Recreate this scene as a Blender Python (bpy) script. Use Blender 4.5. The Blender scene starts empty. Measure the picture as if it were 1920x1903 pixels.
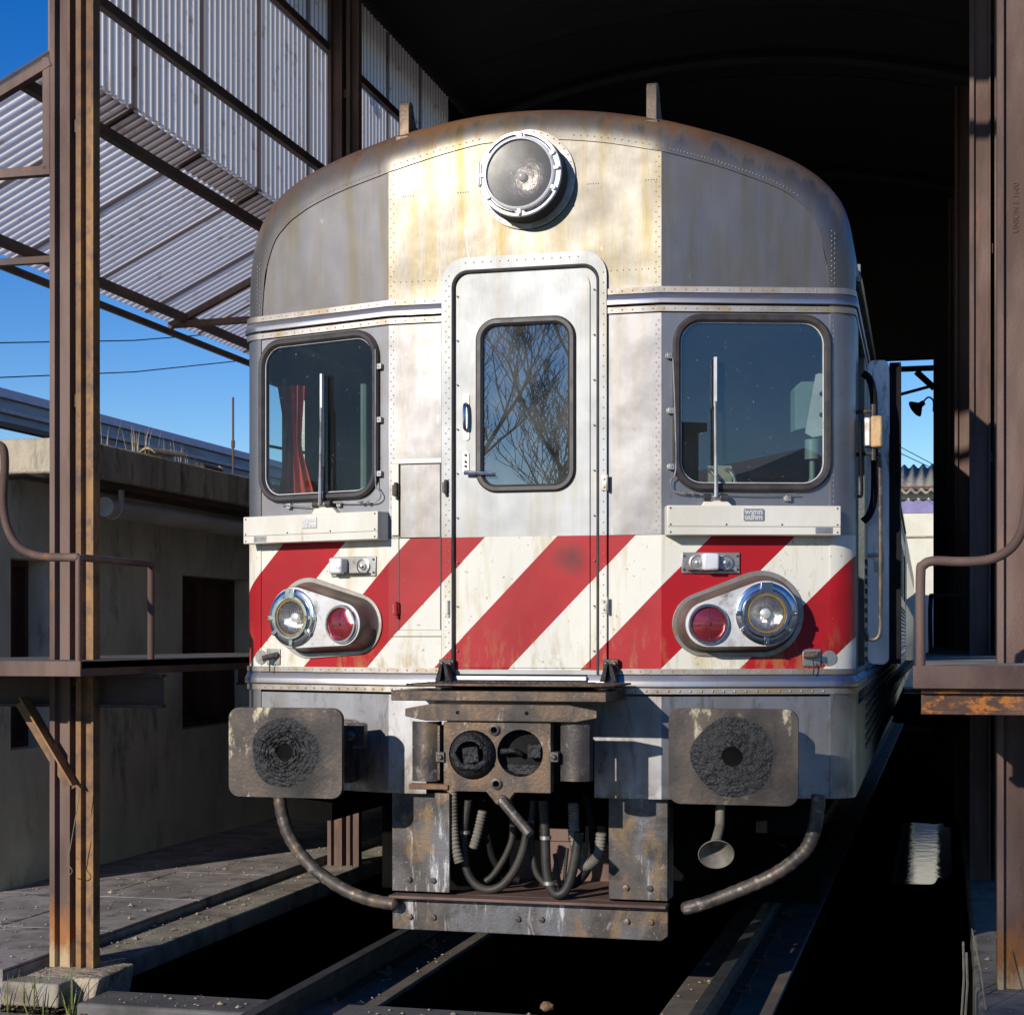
import bpy, bmesh, math, random
from mathutils import Vector, Matrix
from mathutils.geometry import tessellate_polygon
random.seed(7)
R = math.radians
PI = math.pi
scene = bpy.context.scene
C = scene.collection

# ---------------------------------------------------------------- camera, sky, sun, exposure
TH = R(14.3); FPX = 3167.0; CAM = Vector((1.825, -7.34, 1.51))
cd = bpy.data.cameras.new('camera'); cam = bpy.data.objects.new('camera', cd); C.objects.link(cam)
cam.location = CAM; cam.rotation_euler = (R(90), 0, TH)
cd.sensor_width = 36; cd.lens = 36*FPX/1920; cd.shift_y = 243.5/1920; cd.clip_start = .05; cd.clip_end = 3000
scene.camera = cam
SUN_AZ, SUN_EL = 24, 20
w = bpy.data.worlds.new('World'); scene.world = w; w.use_nodes = True
nt = w.node_tree; bg = nt.nodes['Background']
sky = nt.nodes.new('ShaderNodeTexSky'); sky.sky_type = 'NISHITA'; sky.sun_disc = False
sky.sun_elevation = R(SUN_EL); sky.sun_rotation = R(180+SUN_AZ)
sky.air_density = 1.0; sky.dust_density = 0.0; sky.ozone_density = 3.0; sky.altitude = 300
hs_ = nt.nodes.new('ShaderNodeHueSaturation'); hs_.inputs['Hue'].default_value = .52; hs_.inputs['Saturation'].default_value = 1.42; hs_.inputs['Value'].default_value = 1.12
nt.links.new(sky.outputs[0], hs_.inputs['Color']); nt.links.new(hs_.outputs[0], bg.inputs[0]); bg.inputs[1].default_value = 0.12
sd = bpy.data.lights.new('sun', 'SUN'); sun = bpy.data.objects.new('sun', sd); C.objects.link(sun)
sd.energy = 5.0; sd.angle = R(.53); sd.color = (1.0, .93, .82)
dv = Vector((math.sin(R(SUN_AZ))*math.cos(R(SUN_EL)), math.cos(R(SUN_AZ))*math.cos(R(SUN_EL)), -math.sin(R(SUN_EL))))
sun.rotation_euler = dv.to_track_quat('-Z', 'Y').to_euler(); sun.location = (-5, -12, 9)
vs = scene.view_settings; vs.view_transform = 'Standard'; vs.look = 'None'; vs.exposure = 0.0; vs.gamma = 1; vs.use_curve_mapping = False

# ---------------------------------------------------------------- materials
def nd(nt, t, **k):
    n = nt.nodes.new(t)
    for a, b in k.items(): setattr(n, a, b)
    return n
def new(name):
    m = bpy.data.materials.new(name); m.use_nodes = True
    nt = m.node_tree; p = nt.nodes['Principled BSDF']
    tc = nd(nt, 'ShaderNodeTexCoord')
    return m, nt, p, tc.outputs['Object']
def noise(nt, vec, scale=5, detail=6, stretch=None, rough=.6, dist=0):
    if stretch:
        mp = nd(nt, 'ShaderNodeMapping'); mp.inputs['Scale'].default_value = stretch
        nt.links.new(vec, mp.inputs[0]); vec = mp.outputs[0]
    n = nd(nt, 'ShaderNodeTexNoise'); n.inputs['Scale'].default_value = scale; n.inputs['Detail'].default_value = detail
    n.inputs['Roughness'].default_value = rough; n.inputs['Distortion'].default_value = dist
    nt.links.new(vec, n.inputs['Vector']); return n.outputs['Fac']
def ramp(nt, fac, a, b, ca=(0,0,0), cb=(1,1,1)):
    r = nd(nt, 'ShaderNodeValToRGB'); e = r.color_ramp.elements
    e[0].position = a; e[1].position = b; e[0].color = (*ca, 1); e[1].color = (*cb, 1)
    nt.links.new(fac, r.inputs[0]); return r.outputs[0]
def mix(nt, fac, a, b, bt='MIX'):
    m = nd(nt, 'ShaderNodeMix', data_type='RGBA', blend_type=bt)
    for s, v in ((m.inputs[0], fac), (m.inputs[6], a), (m.inputs[7], b)):
        if isinstance(v, (int, float)): s.default_value = v
        elif isinstance(v, tuple): s.default_value = (*v, 1)
        else: nt.links.new(v, s)
    return m.outputs[2]
def math_(nt, op, a, b=None, c=None):
    m = nd(nt, 'ShaderNodeMath', operation=op)
    for i, v in enumerate((a, b, c)):
        if v is None: continue
        if isinstance(v, (int, float)): m.inputs[i].default_value = v
        else: nt.links.new(v, m.inputs[i])
    return m.outputs[0]
def bump(nt, p, h, strength=.3, dist=.01):
    b = nd(nt, 'ShaderNodeBump'); b.inputs['Strength'].default_value = strength; b.inputs['Distance'].default_value = dist
    nt.links.new(h, b.inputs['Height']); nt.links.new(b.outputs[0], p.inputs['Normal'])
def rng(nt, fac, lo, hi, a=.0, b=1.):
    m = nd(nt, 'ShaderNodeMapRange'); nt.links.new(fac, m.inputs[0])
    m.inputs[1].default_value = a; m.inputs[2].default_value = b; m.inputs[3].default_value = lo; m.inputs[4].default_value = hi
    return m.outputs[0]
def M(name, c1, c2=None, scale=4, rough=(.5, .8), metal=0, stretch=None, thr=(.42, .6), c3=None, thr3=(.6, .7), scale3=12, stretch3=None, bstr=.25, bdist=.004, bscale=60, spec=.5):
    m, nt, p, co = new(name)
    c2 = c2 or tuple(v*.7 for v in c1)
    f = noise(nt, co, scale, stretch=stretch); col = mix(nt, ramp(nt, f, *thr), c1, c2)
    if c3:
        f3 = noise(nt, co, scale3, stretch=stretch3, detail=8, rough=.68); col = mix(nt, ramp(nt, f3, thr3[0]-.065, thr3[1]-.05), col, c3)
    nt.links.new(col, p.inputs['Base Color'])
    nt.links.new(rng(nt, f, rough[0], rough[1], .3, .7), p.inputs['Roughness'])
    p.inputs['Metallic'].default_value = metal; p.inputs['Specular IOR Level'].default_value = spec
    if bstr: bump(nt, p, noise(nt, co, bscale, 4), bstr, bdist)
    return m
MT = {}
MT['rust'] = M('rusty_purple_steel', (.145,.088,.070), (.082,.046,.036), 3, (.6,.85), 0, (1,1,.25), c3=(.24,.095,.035), thr3=(.66,.80), scale3=9, stretch3=(1,1,.35), bstr=.7, bdist=.003, bscale=140)
MT['rust_orange'] = M('rusty_orange_steel', (.29,.15,.05), (.18,.095,.045), 4, (.6,.85), 0, (1,1,.2), c3=(.10,.06,.045), thr3=(.5,.7), scale3=9, bstr=.6, bdist=.003, bscale=140)
def foot(m):
    nt = m.node_tree; p = nt.nodes['Principled BSDF']; l = p.inputs['Base Color'].links[0].from_socket
    tc = nd(nt, 'ShaderNodeTexCoord').outputs['Object']; sx = nd(nt, 'ShaderNodeSeparateXYZ'); nt.links.new(tc, sx.inputs[0])
    hgt = math_(nt, 'ADD', rng(nt, sx.outputs[2], .75, .0, .0, .62), math_(nt, 'MULTIPLY', noise(nt, tc, 14, 8, (1,1,.3), .7), .55))
    c = mix(nt, ramp(nt, hgt, .66, .84), l, (.28,.11,.03)); c = mix(nt, ramp(nt, hgt, .90, 1.02), c, (.40,.30,.17)); nt.links.new(c, p.inputs['Base Color'])
MT['rust_foot'] = MT['rust'].copy(); MT['rust_foot'].name = 'rusty_steel_flaking_at_foot'; foot(MT['rust_foot'])
MT['rust_dark'] = M('dark_painted_rusty_steel', (.05,.035,.03), (.10,.055,.035), 4, (.6,.85), 0, (1,1,.3), bstr=.3)
MT['rust_flaky'] = M('flaking_rust', (.15,.075,.05), (.09,.05,.04), 6, (.7,.9), 0, c3=(.45,.16,.03), thr3=(.58,.64), scale3=14, stretch3=(1,1,2), bstr=.9, bdist=.006, bscale=60)
MT['iron'] = M('greasy_iron', (.095,.08,.07), (.045,.040,.040), 6, (.35,.6), .5, (1,1,.5), c3=(.30,.27,.24), thr3=(.66,.74), scale3=11, stretch3=(1,1,.5), bstr=.4, bdist=.003, bscale=70)
MT['iron_brown'] = M('brown_scale_iron', (.135,.082,.048), (.06,.048,.040), 7, (.4,.65), .35, (1,1,.4), c3=(.42,.36,.30), thr3=(.66,.72), scale3=9, stretch3=(1.4,1,.5), bstr=.4, bdist=.003, bscale=70)
MT['plow'] = M('weathered_grey_steel', (.13,.13,.145), (.075,.066,.062), 5, (.35,.6), .6, (1,1,.35), c3=(.50,.50,.52), thr3=(.64,.74), scale3=10, stretch3=(2,1,.3), bstr=.35, bdist=.002, bscale=80)
MT['pipe'] = M('scuffed_pipe', (.115,.092,.075), (.075,.063,.055), 8, (.4,.65), .3, c3=(.36,.33,.30), thr3=(.62,.72), scale3=30, bstr=.4, bdist=.002, bscale=80)
def patina(m, dark=(.03,.027,.026), pale=(.30,.29,.28), tan=(.19,.12,.06)):
    nt = m.node_tree; p = nt.nodes['Principled BSDF']; l = p.inputs['Base Color'].links[0].from_socket
    tc = nd(nt, 'ShaderNodeTexCoord').outputs['Object']
    l = mix(nt, math_(nt, 'MULTIPLY', ramp(nt, noise(nt, tc, 5.5, 7, None, .62, .6), .46, .60), .75), l, dark)
    l = mix(nt, math_(nt, 'MULTIPLY', ramp(nt, noise(nt, tc, 8, 7, (1,1,.6), .66, .5), .55, .66), .7), l, tan)
    l = mix(nt, math_(nt, 'MULTIPLY', ramp(nt, noise(nt, tc, 13, 8, (1,1,.55), .72, .8), .61, .68), .75), l, pale)
    l = mix(nt, ramp(nt, noise(nt, tc, 120, 2), .70, .74), l, pale)
    nt.links.new(l, p.inputs['Base Color'])
for k_ in ('iron', 'iron_brown', 'plow', 'pipe'): patina(MT[k_])
MT['black'] = M('matt_black', (.008,.008,.009), None, 6, (.6,.8), bstr=.1, spec=.15)
MT['rubber'] = M('window_rubber', (.03,.026,.026), (.045,.036,.034), 14, (.38,.6), bstr=.15, bdist=.001)
MT['hose'] = M('rubber_hose', (.018,.017,.016), (.035,.03,.026), 10, (.5,.7), bstr=.2)
MT['corr_hose'] = M('dusty_corrugated_hose', (.20,.18,.15), (.12,.11,.09), 10, (.6,.8), bstr=.2)
MT['chrome'] = M('chromed_rim', (.68,.69,.72), (.42,.42,.45), 10, (.12,.32), 1.0, c3=(.22,.2,.18), thr3=(.64,.72), scale3=34, bstr=.1, bdist=.001)
MT['alu'] = M('worn_cast_aluminium', (.52,.50,.48), (.34,.32,.30), 9, (.35,.55), .85, c3=(.20,.15,.10), thr3=(.6,.72), scale3=12, bstr=.25, bdist=.002)
MT['bright'] = M('bright_white_metal', (.78,.78,.80), (.62,.61,.60), 8, (.3,.45), .25, c3=(.4,.36,.3), thr3=(.66,.74), scale3=40, bstr=.1, bdist=.001)
MT['white'] = M('dirty_white_paint', (.66,.64,.58), (.58,.55,.47), 3, (.3,.5), 0, (1,1,.4), c3=(.34,.26,.15), thr3=(.70,.82), scale3=16, stretch3=(1.5,1,.3), bstr=.08, bdist=.002, bscale=14)
MT['conc'] = M('stained_concrete', (.29,.255,.205), (.16,.14,.115), 3, (.75,.95), 0, c3=(.08,.07,.06), thr3=(.60,.75), scale3=6, bstr=.7, bdist=.006, bscale=45)
MT['plinth'] = M('rough_tan_concrete', (.40,.33,.235), (.27,.22,.16), 6, (.8,.95), 0, c3=(.11,.09,.07), thr3=(.60,.72), scale3=9, bstr=1.0, bdist=.02, bscale=18)
MT['conc_dark'] = M('oily_concrete', (.105,.10,.095), (.06,.055,.055), 3, (.6,.9), 0, c3=(.2,.18,.15), thr3=(.7,.75), scale3=50, bstr=.6, bdist=.006, bscale=35)
MT['pave'] = M('paving_concrete', (.29,.26,.245), (.18,.16,.15), 3.2, (.7,.9), 0, c3=(.07,.06,.055), thr3=(.58,.72), scale3=6, bstr=.4, bdist=.003, bscale=60)
MT['fascia'] = M('lichen_concrete', (.42,.36,.27), (.30,.26,.2), 5, (.8,.95), 0, (1,1,.3), c3=(.12,.10,.08), thr3=(.58,.72), scale3=9, stretch3=(1,1,.25), bstr=.8, bdist=.01, bscale=40)
MT['plaster'] = M('old_plaster', (.62,.58,.47), (.48,.45,.37), 2.5, (.8,.95), 0, (1,1,.6), c3=(.12,.12,.11), thr3=(.62,.78), scale3=4, stretch3=(1,1,.4), bstr=.4, bdist=.004, bscale=60)
MT['dark_wood'] = M('dark_red_brown_wood', (.10,.045,.035), (.06,.028,.022), 4, (.6,.8), 0, (1,1,.2))
MT['beamtop'] = M('oily_beam_concrete', (.15,.125,.10), (.09,.075,.06), 5, (.6,.9), 0, c3=(.14,.12,.10), thr3=(.66,.72), scale3=30, bstr=.6, bdist=.004, bscale=40)
MT['tile'] = M('weathered_roof_tile', (.34,.28,.19), (.22,.19,.14), 8, (.8,.95))
MT['leaf'] = M('dry_leaf', (.22,.12,.05), (.12,.07,.03), 20, (.7,.9))
MT['grass'] = M('green_grass', (.13,.20,.04), (.22,.20,.07), 30, (.6,.8), bstr=0)
MT['drygrass'] = M('dry_stalk', (.36,.30,.20), (.26,.21,.14), 30, (.7,.9), bstr=0)
MT['bark'] = M('dark_bark', (.035,.03,.027), (.06,.05,.042), 12, (.8,.95))
MT['wh_roof'] = M('grey_roof_edge', (.40,.37,.40), (.32,.30,.33), 3, (.7,.9))
MT['wh_blue'] = M('blue_grey_panel', (.22,.27,.38), (.16,.20,.29), 2, (.6,.8), 0, (1,.2,1))
MT['wh_pink'] = M('pale_pink_sheet', (.50,.44,.46), (.42,.37,.4), 3, (.7,.9))
MT['pvc'] = M('dusty_white_gutter', (.42,.38,.34), (.34,.31,.27), 6, (.5,.7), 0, (1,.3,1))
MT['far_white'] = M('cream_render', (.62,.60,.50), (.56,.54,.45), 1.5, (.8,.95))
MT['far_purple'] = M('violet_band_paint', (.22,.20,.40), (.19,.17,.34), 3, (.7,.9))
MT['far_tile'] = M('grey_brown_pantile', (.27,.25,.20), (.18,.17,.15), 3, (.8,.95))
MT['grey_panel'] = M('grey_door_panel', (.62,.62,.64), (.46,.46,.46), 3, (.35,.55), .3, (1,1,.3), c3=(.1,.1,.1), thr3=(.64,.74), scale3=14, stretch3=(1,1,.3))
MT['orange_box'] = M('faded_amber_lens', (.52,.33,.14), (.34,.22,.10), 12, (.4,.6), 0)
MT['cab'] = M('cab_grey_green', (.17,.20,.20), (.12,.15,.15), 3, (.5,.7))
MT['cab_cream'] = M('cab_cream_panel', (.42,.40,.30), (.34,.32,.25), 4, (.5,.7))
MT['cab_pale'] = M('pale_green_cabinet', (.24,.31,.31), (.20,.26,.26), 4, (.35,.5))
MT['curtain'] = M('red_curtain_cloth', (.68,.085,.035), (.50,.05,.02), 6, (.8,.95), bstr=0)
MT['pitblack'] = M('oily_shade_black', (.009,.0085,.008), (.005,.005,.005), 3, (.8,.95), 0, c3=(.02,.018,.015), thr3=(.70,.78), scale3=30, bstr=.4, bdist=.004, bscale=35, spec=.0)  # near-black colour: oily pit and underside with deep shade painted in
MT['railtop'] = M('polished_rail', (.42,.45,.46), (.26,.27,.27), 6, (.3,.42), .95)
MT['railside'] = M('oily_rail_side', (.07,.055,.045), (.04,.035,.03), 10, (.5,.75), .3)
MT['water'] = M('black_oily_water', (.008,.009,.01), (.02,.02,.02), 3, (.02,.06), 0, c3=(.03,.03,.03), thr3=(.6,.7), scale3=2, bstr=.12, bdist=.02, bscale=5)
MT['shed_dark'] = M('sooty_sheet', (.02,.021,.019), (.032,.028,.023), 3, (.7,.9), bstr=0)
MT['ground'] = M('dusty_yard', (.16,.14,.12), (.11,.10,.085), .8, (.85,.98), 0, c3=(.07,.065,.055), thr3=(.6,.7), scale3=4, bstr=.8, bdist=.02, bscale=20)
MT['house'] = M('grey_house_wall', (.20,.19,.19), (.16,.15,.15), 2, (.8,.95))
MT['text'] = M('cast_letter_metal', (.66,.65,.64), (.55,.54,.53), 20, (.35,.5), .3, bstr=0)
MT['ink'] = M('grey_print', (.16,.15,.15), None, 20, (.6,.7), bstr=0)
def smear(m, cs, r0, r1):
    nt = m.node_tree; p = nt.nodes['Principled BSDF']; l = p.inputs['Base Color'].links[0].from_socket
    tc = nd(nt, 'ShaderNodeTexCoord').outputs['Object']; nz = math_(nt, 'MULTIPLY', math_(nt, 'SUBTRACT', noise(nt, tc, 7, 6, None, .65), .5), .22)
    for c in cs:
        v = nd(nt, 'ShaderNodeVectorMath', operation='DISTANCE'); nt.links.new(tc, v.inputs[0]); v.inputs[1].default_value = c
        l = mix(nt, ramp(nt, math_(nt, 'ADD', v.outputs['Value'], nz), r0, r1, (1,1,1), (0,0,0)), l, (.010,.0095,.010))
    nt.links.new(l, p.inputs['Base Color'])
MT['soot'] = M('caked_black_grease', (.007,.007,.008), (.016,.016,.018), 9, (.35,.6), .0, spec=.45, c3=(.03,.03,.033), thr3=(.66,.70), scale3=40, bstr=1.0, bdist=.02, bscale=38)

MT['housing_side'] = M('shaded_housing_side', (.17,.13,.11), (.11,.085,.07), 5, (.35,.55), .4)  # darker than the front plate: the side's shade is in the colour
MT['lampgrey'] = M('grey_lamp_housing', (.60,.60,.60), (.50,.48,.47), 5, (.4,.6), .2, c3=(.2,.17,.14), thr3=(.6,.75), scale3=12)
MT['lampbody'] = M('brown_lamp_body', (.14,.11,.09), (.09,.075,.065), 5, (.45,.6), .3)
MT['buffer'] = M('scorched_buffer_plate', (.09,.067,.052), (.042,.035,.032), 5, (.4,.65), .35, (1,1,.7), c3=(.42,.38,.26), thr3=(.64,.69), scale3=5, stretch3=(1.3,1,.7), bstr=.4, bdist=.003, bscale=60)
# translucent corrugated fibreglass
def mk_sheet():
    m, nt, p, co = new('translucent_corrugated_sheet')
    f = noise(nt, co, 1.6, 5, (1, 1, .3)); f2 = noise(nt, co, 9, 6)
    col = mix(nt, ramp(nt, f, .4, .7), (.86,.86,.88), (.74,.73,.74)); col = mix(nt, ramp(nt, f2, .58, .72), col, (.45,.38,.32)); at = nd(nt, 'ShaderNodeAttribute', attribute_name='grime_shade'); col = mix(nt, at.outputs['Fac'], col, (.20,.145,.12))  # attribute carries the painted rib shade and the brown laps
    nt.links.new(col, p.inputs['Base Color']); p.inputs['Roughness'].default_value = .45
    p.inputs['Specular IOR Level'].default_value = .25; t = nd(nt, 'ShaderNodeBsdfTranslucent'); nt.links.new(mix(nt, 1.0, col, (1.0,.98,.97), 'MULTIPLY'), t.inputs[0])
    ms = nd(nt, 'ShaderNodeMixShader'); ms.inputs[0].default_value = .90
    nt.links.new(p.outputs[0], ms.inputs[1]); nt.links.new(t.outputs[0], ms.inputs[2])
    nt.links.new(ms.outputs[0], nt.nodes['Material Output'].inputs[0]); return m
MT['sheet'] = mk_sheet()

# body skin of the railcar: brushed stainless steel with a painted striped band
def mk_body(name, kind):
    m, nt, p, co = new(name)
    sx = nd(nt, 'ShaderNodeSeparateXYZ'); nt.links.new(co, sx.inputs[0]); X, Y, Z = sx.outputs
    streak = noise(nt, co, 5, 5, (3.0, 1, .25), .5); blotch = noise(nt, co, 2.3, 6, None, .6, .4)
    fine = noise(nt, co, 60, 4, (3, 3, .25)); spots = noise(nt, co, 34, 5)
    fineh = noise(nt, co, 60, 4, (.35, .35, 3))
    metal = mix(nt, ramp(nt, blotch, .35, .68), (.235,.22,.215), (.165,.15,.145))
    metal = mix(nt, rng(nt, Z, 1, 0, 1.30, 1.42), metal, mix(nt, ramp(nt, blotch, .35, .68), (.40,.40,.425), (.24,.235,.24)))  # paler, bluer skirt base: sky reflection put into the colour
    metal = mix(nt, math_(nt, 'MULTIPLY', rng(nt, Z, 1, 0, 1.27, 1.30), ramp(nt, noise(nt, co, 6, 8, (1.6, 1, .45), .7, .4), .52, .68)), metal, (.13,.10,.075))
    metal = mix(nt, math_(nt, 'MULTIPLY', rng(nt, Z, .8, 0, .80, .93), ramp(nt, noise(nt, co, 9, 6), .40, .60)), metal, (.10,.075,.055))
    metal = mix(nt, math_(nt, 'MULTIPLY', rng(nt, Z, 1, 0, 2.93, 2.97), rng(nt, Z, 0, 1, 1.90, 1.95)), metal, mix(nt, ramp(nt, blotch, .35, .68), (.31,.305,.318), (.225,.222,.235)))  # window band base lifted too, reflected light put into the colour
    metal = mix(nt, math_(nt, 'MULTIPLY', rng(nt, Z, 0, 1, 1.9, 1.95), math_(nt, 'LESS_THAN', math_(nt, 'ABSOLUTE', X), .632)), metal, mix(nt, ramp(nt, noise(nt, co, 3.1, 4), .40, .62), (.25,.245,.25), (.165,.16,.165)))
    metal = mix(nt, math_(nt, 'MULTIPLY', rng(nt, Z, 0, .65, 3.02, 3.07), math_(nt, 'LESS_THAN', math_(nt, 'ABSOLUTE', X), .632)), metal, mix(nt, ramp(nt, blotch, .38, .62), (.21,.19,.145), (.14,.12,.085)))
    metal = mix(nt, math_(nt, 'MULTIPLY', math_(nt, 'MULTIPLY', ramp(nt, streak, .44, .70), rng(nt, Z, .28, .85, 2.9, 3.15)), rng(nt, math_(nt, 'ABSOLUTE', X), 1.0, .55, .55, .75)), metal, (.165,.125,.045))
    metal = mix(nt, math_(nt, 'MULTIPLY', ramp(nt, spots, .63, .72), .6), metal, (.22,.15,.09))
    rm = rng(nt, blotch, .44, .55, .35, .7)
    rm = math_(nt, 'ADD', rm, math_(nt, 'MULTIPLY', math_(nt, 'SUBTRACT', fine, .5), .10))
    scr = ramp(nt, noise(nt, co, 2.2, 5, (5, 1, 1.3), .6, 1.6), .69, .72); metal = mix(nt, math_(nt, 'MULTIPLY', scr, .35), metal, (.50,.49,.47))
    if kind == 'soot':
        at = nd(nt, 'ShaderNodeAttribute', attribute_name='grime_shade')
        sf = math_(nt, 'ADD', at.outputs['Fac'], math_(nt, 'MULTIPLY', math_(nt, 'SUBTRACT', noise(nt, co, 7, 8, (2.5, 1, .6), .65, .5), .5), .9))
        sr = ramp(nt, sf, .30, .62)
        metal = mix(nt, sr, metal, mix(nt, ramp(nt, blotch, .4, .6), (.17,.085,.04), (.095,.052,.035)))
        soot_fac = sr
    if kind == 'door':
        metal = mix(nt, ramp(nt, blotch, .35, .68), (.345,.355,.365), (.285,.29,.288))
        metal = mix(nt, math_(nt, 'MULTIPLY', ramp(nt, streak, .54, .76), .55), metal, (.27,.21,.11))
    # stripes
    ph = math_(nt, 'SUBTRACT', X, math_(nt, 'MULTIPLY', math_(nt, 'SUBTRACT', Z, 1.372), .975))
    ph = math_(nt, 'FRACT', math_(nt, 'DIVIDE', math_(nt, 'ADD', ph, .412+6.86), .686))
    red = math_(nt, 'LESS_THAN', ph, .515)
    yst = noise(nt, co, 4, 8, (2.6, 1, .35), .65, .3)
    white = mix(nt, ramp(nt, yst, .52, .76), (.64,.62,.55), (.44,.35,.16))
    white = mix(nt, math_(nt, 'MULTIPLY', ramp(nt, spots, .64, .70), .7), white, (.25,.16,.08)); white = mix(nt, math_(nt, 'MULTIPLY', ramp(nt, noise(nt, co, 17, 8, (1.5, 1, .5), .75), .64, .68), .7), white, (.22,.17,.10))
    chips = ramp(nt, noise(nt, co, 30, 6, None, .7), .705, .715)
    redc = mix(nt, ramp(nt, blotch, .4, .7), (.36,.006,.012), (.28,.006,.010)); redc = mix(nt, chips, redc, (.6,.55,.5))
    paint = mix(nt, red, white, redc)
    vm = nd(nt, 'ShaderNodeVectorMath', operation='DISTANCE'); nt.links.new(co, vm.inputs[0]); vm.inputs[1].default_value = (.225, 0, 1.86)
    smd = ramp(nt, math_(nt, 'ADD', vm.outputs['Value'], math_(nt, 'MULTIPLY', noise(nt, co, 12, 8, None, .75), .12)), .07, .16, (1,1,1), (0,0,0))
    paint = mix(nt, math_(nt, 'MULTIPLY', smd, .7), paint, (.03,.02,.018))
    low = math_(nt, 'MULTIPLY', ramp(nt, noise(nt, co, 9, 8, (1.6, 1, .5), .7), .50, .62), ramp(nt, Z, .0, .0) if False else rng(nt, Z, .55, .0, 1.37, 1.60))
    paint = mix(nt, low, paint, (.30,.20,.08))
    band = math_(nt, 'MULTIPLY', math_(nt, 'GREATER_THAN', Z, 1.365), math_(nt, 'LESS_THAN', Z, 1.962))
    band = math_(nt, 'MULTIPLY', band, math_(nt, 'LESS_THAN', Y, .46))
    nt.links.new(mix(nt, band, metal, paint), p.inputs['Base Color'])
    inv = math_(nt, 'SUBTRACT', 1, band)
    met = {'door': .35, 'skin': .93, 'soot': .9}[kind]
    mf = math_(nt, 'MULTIPLY', inv, met)
    if kind == 'soot': mf = math_(nt, 'MULTIPLY', mf, math_(nt, 'SUBTRACT', 1, math_(nt, 'MULTIPLY', soot_fac, .92)))
    nt.links.new(mf, p.inputs['Metallic'])
    rr = math_(nt, 'ADD', math_(nt, 'MULTIPLY', inv, rm), math_(nt, 'MULTIPLY', band, rng(nt, blotch, .45, .6)))
    nt.links.new(rr, p.inputs['Roughness'])
    h = math_(nt, 'ADD', math_(nt, 'MULTIPLY', noise(nt, co, 2.6, 2), 1.0), math_(nt, 'MULTIPLY', fine, .012))
    bump(nt, p, h, .34, .02); p.inputs['Specular IOR Level'].default_value = .3
    return m
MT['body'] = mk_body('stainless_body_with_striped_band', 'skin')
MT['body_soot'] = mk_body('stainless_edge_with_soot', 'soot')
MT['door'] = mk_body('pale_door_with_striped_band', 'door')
MT['trim'] = M('polished_trim', (.42,.415,.42), (.30,.28,.27), 3, (.34,.48), 1.0, (1,1,4), c3=(.33,.27,.2), thr3=(.62,.8), scale3=6, stretch3=(3,3,.4), bstr=.06, bdist=.002, bscale=20)
MT['strip'] = M('riveted_strip_metal', (.40,.37,.34), (.30,.27,.24), 6, (.48,.6), .9, c3=(.34,.25,.15), thr3=(.55,.75), scale3=12, bstr=.12, bdist=.002)
MT['side'] = M('stainless_side', (.20,.20,.21), (.13,.125,.12), 3, (.35,.5), .9, (1,1,.3))

def mk_glass(name, ior, tint, rough=.02, film=.0):
    m, nt, p, co = new(name)
    tr = nd(nt, 'ShaderNodeBsdfTransparent'); tr.inputs[0].default_value = (*tint, 1)
    gl = nd(nt, 'ShaderNodeBsdfGlossy'); gl.inputs['Roughness'].default_value = rough
    lw = nd(nt, 'ShaderNodeFresnel'); lw.inputs['IOR'].default_value = ior; ge = nd(nt, 'ShaderNodeNewGeometry'); fr_ = math_(nt, 'MULTIPLY', lw.outputs[0], math_(nt, 'SUBTRACT', 1, ge.outputs['Backfacing']))
    df = nd(nt, 'ShaderNodeBsdfDiffuse'); df.inputs[0].default_value = (.55,.55,.5,1) if film < .25 else (.095,.088,.09,1)
    ms = nd(nt, 'ShaderNodeMixShader'); nt.links.new(fr_, ms.inputs[0])
    nt.links.new(tr.outputs[0], ms.inputs[1]); nt.links.new(gl.outputs[0], ms.inputs[2])
    dirt = math_(nt, 'ADD', math_(nt, 'MULTIPLY', ramp(nt, noise(nt, co, 45, 4), .68, .74), .25), math_(nt, 'ADD', math_(nt, 'MULTIPLY', noise(nt, co, 3, 5), .02), math_(nt, 'MULTIPLY', ramp(nt, noise(nt, co, 5, 6), .3, .75), film)))
    m2 = nd(nt, 'ShaderNodeMixShader'); nt.links.new(dirt, m2.inputs[0])
    nt.links.new(ms.outputs[0], m2.inputs[1]); nt.links.new(df.outputs[0], m2.inputs[2])
    nt.links.new(m2.outputs[0], nt.nodes['Material Output'].inputs[0]); return m
MT['glass'] = mk_glass('cab_window_glass', 2.2, (.80,.86,.84), .0)
MT['glass_left'] = mk_glass('left_cab_glass', 1.45, (.80,.86,.84), .0)
MT['glass_door'] = mk_glass('door_window_glass', 3.4, (.30,.32,.34), .0, .16)
MT['lens'] = mk_glass('lamp_lens', 1.6, (.9,.9,.9), .08)
MT['dusty_lens'] = mk_glass('dusty_lamp_glass', 1.5, (.75,.73,.72), .25, .75)
def mk_red():
    m, nt, p, co = new('red_lamp_lens')
    p.inputs['Base Color'].default_value = (.42,.05,.06,1); p.inputs['Roughness'].default_value = .12
    p.inputs['Coat Weight'].default_value = .8; p.inputs['Metallic'].default_value = .7
    w_ = nd(nt, 'ShaderNodeTexWave', wave_type='RINGS', rings_direction='SPHERICAL'); w_.inputs['Scale'].default_value = 60
    nt.links.new(co, w_.inputs[0]); bump(nt, p, w_.outputs['Fac'], .2, .002); return m
MT['redlens'] = mk_red()
def mk_refl():
    m, nt, p, co = new('lamp_reflector')
    p.inputs['Base Color'].default_value = (.78,.75,.68,1); p.inputs['Metallic'].default_value = 1; p.inputs['Roughness'].default_value = .13
    bump(nt, p, noise(nt, co, 55, 3, (3, 3, .6)), .55, .01); return m
MT['reflector'] = mk_refl()
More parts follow.
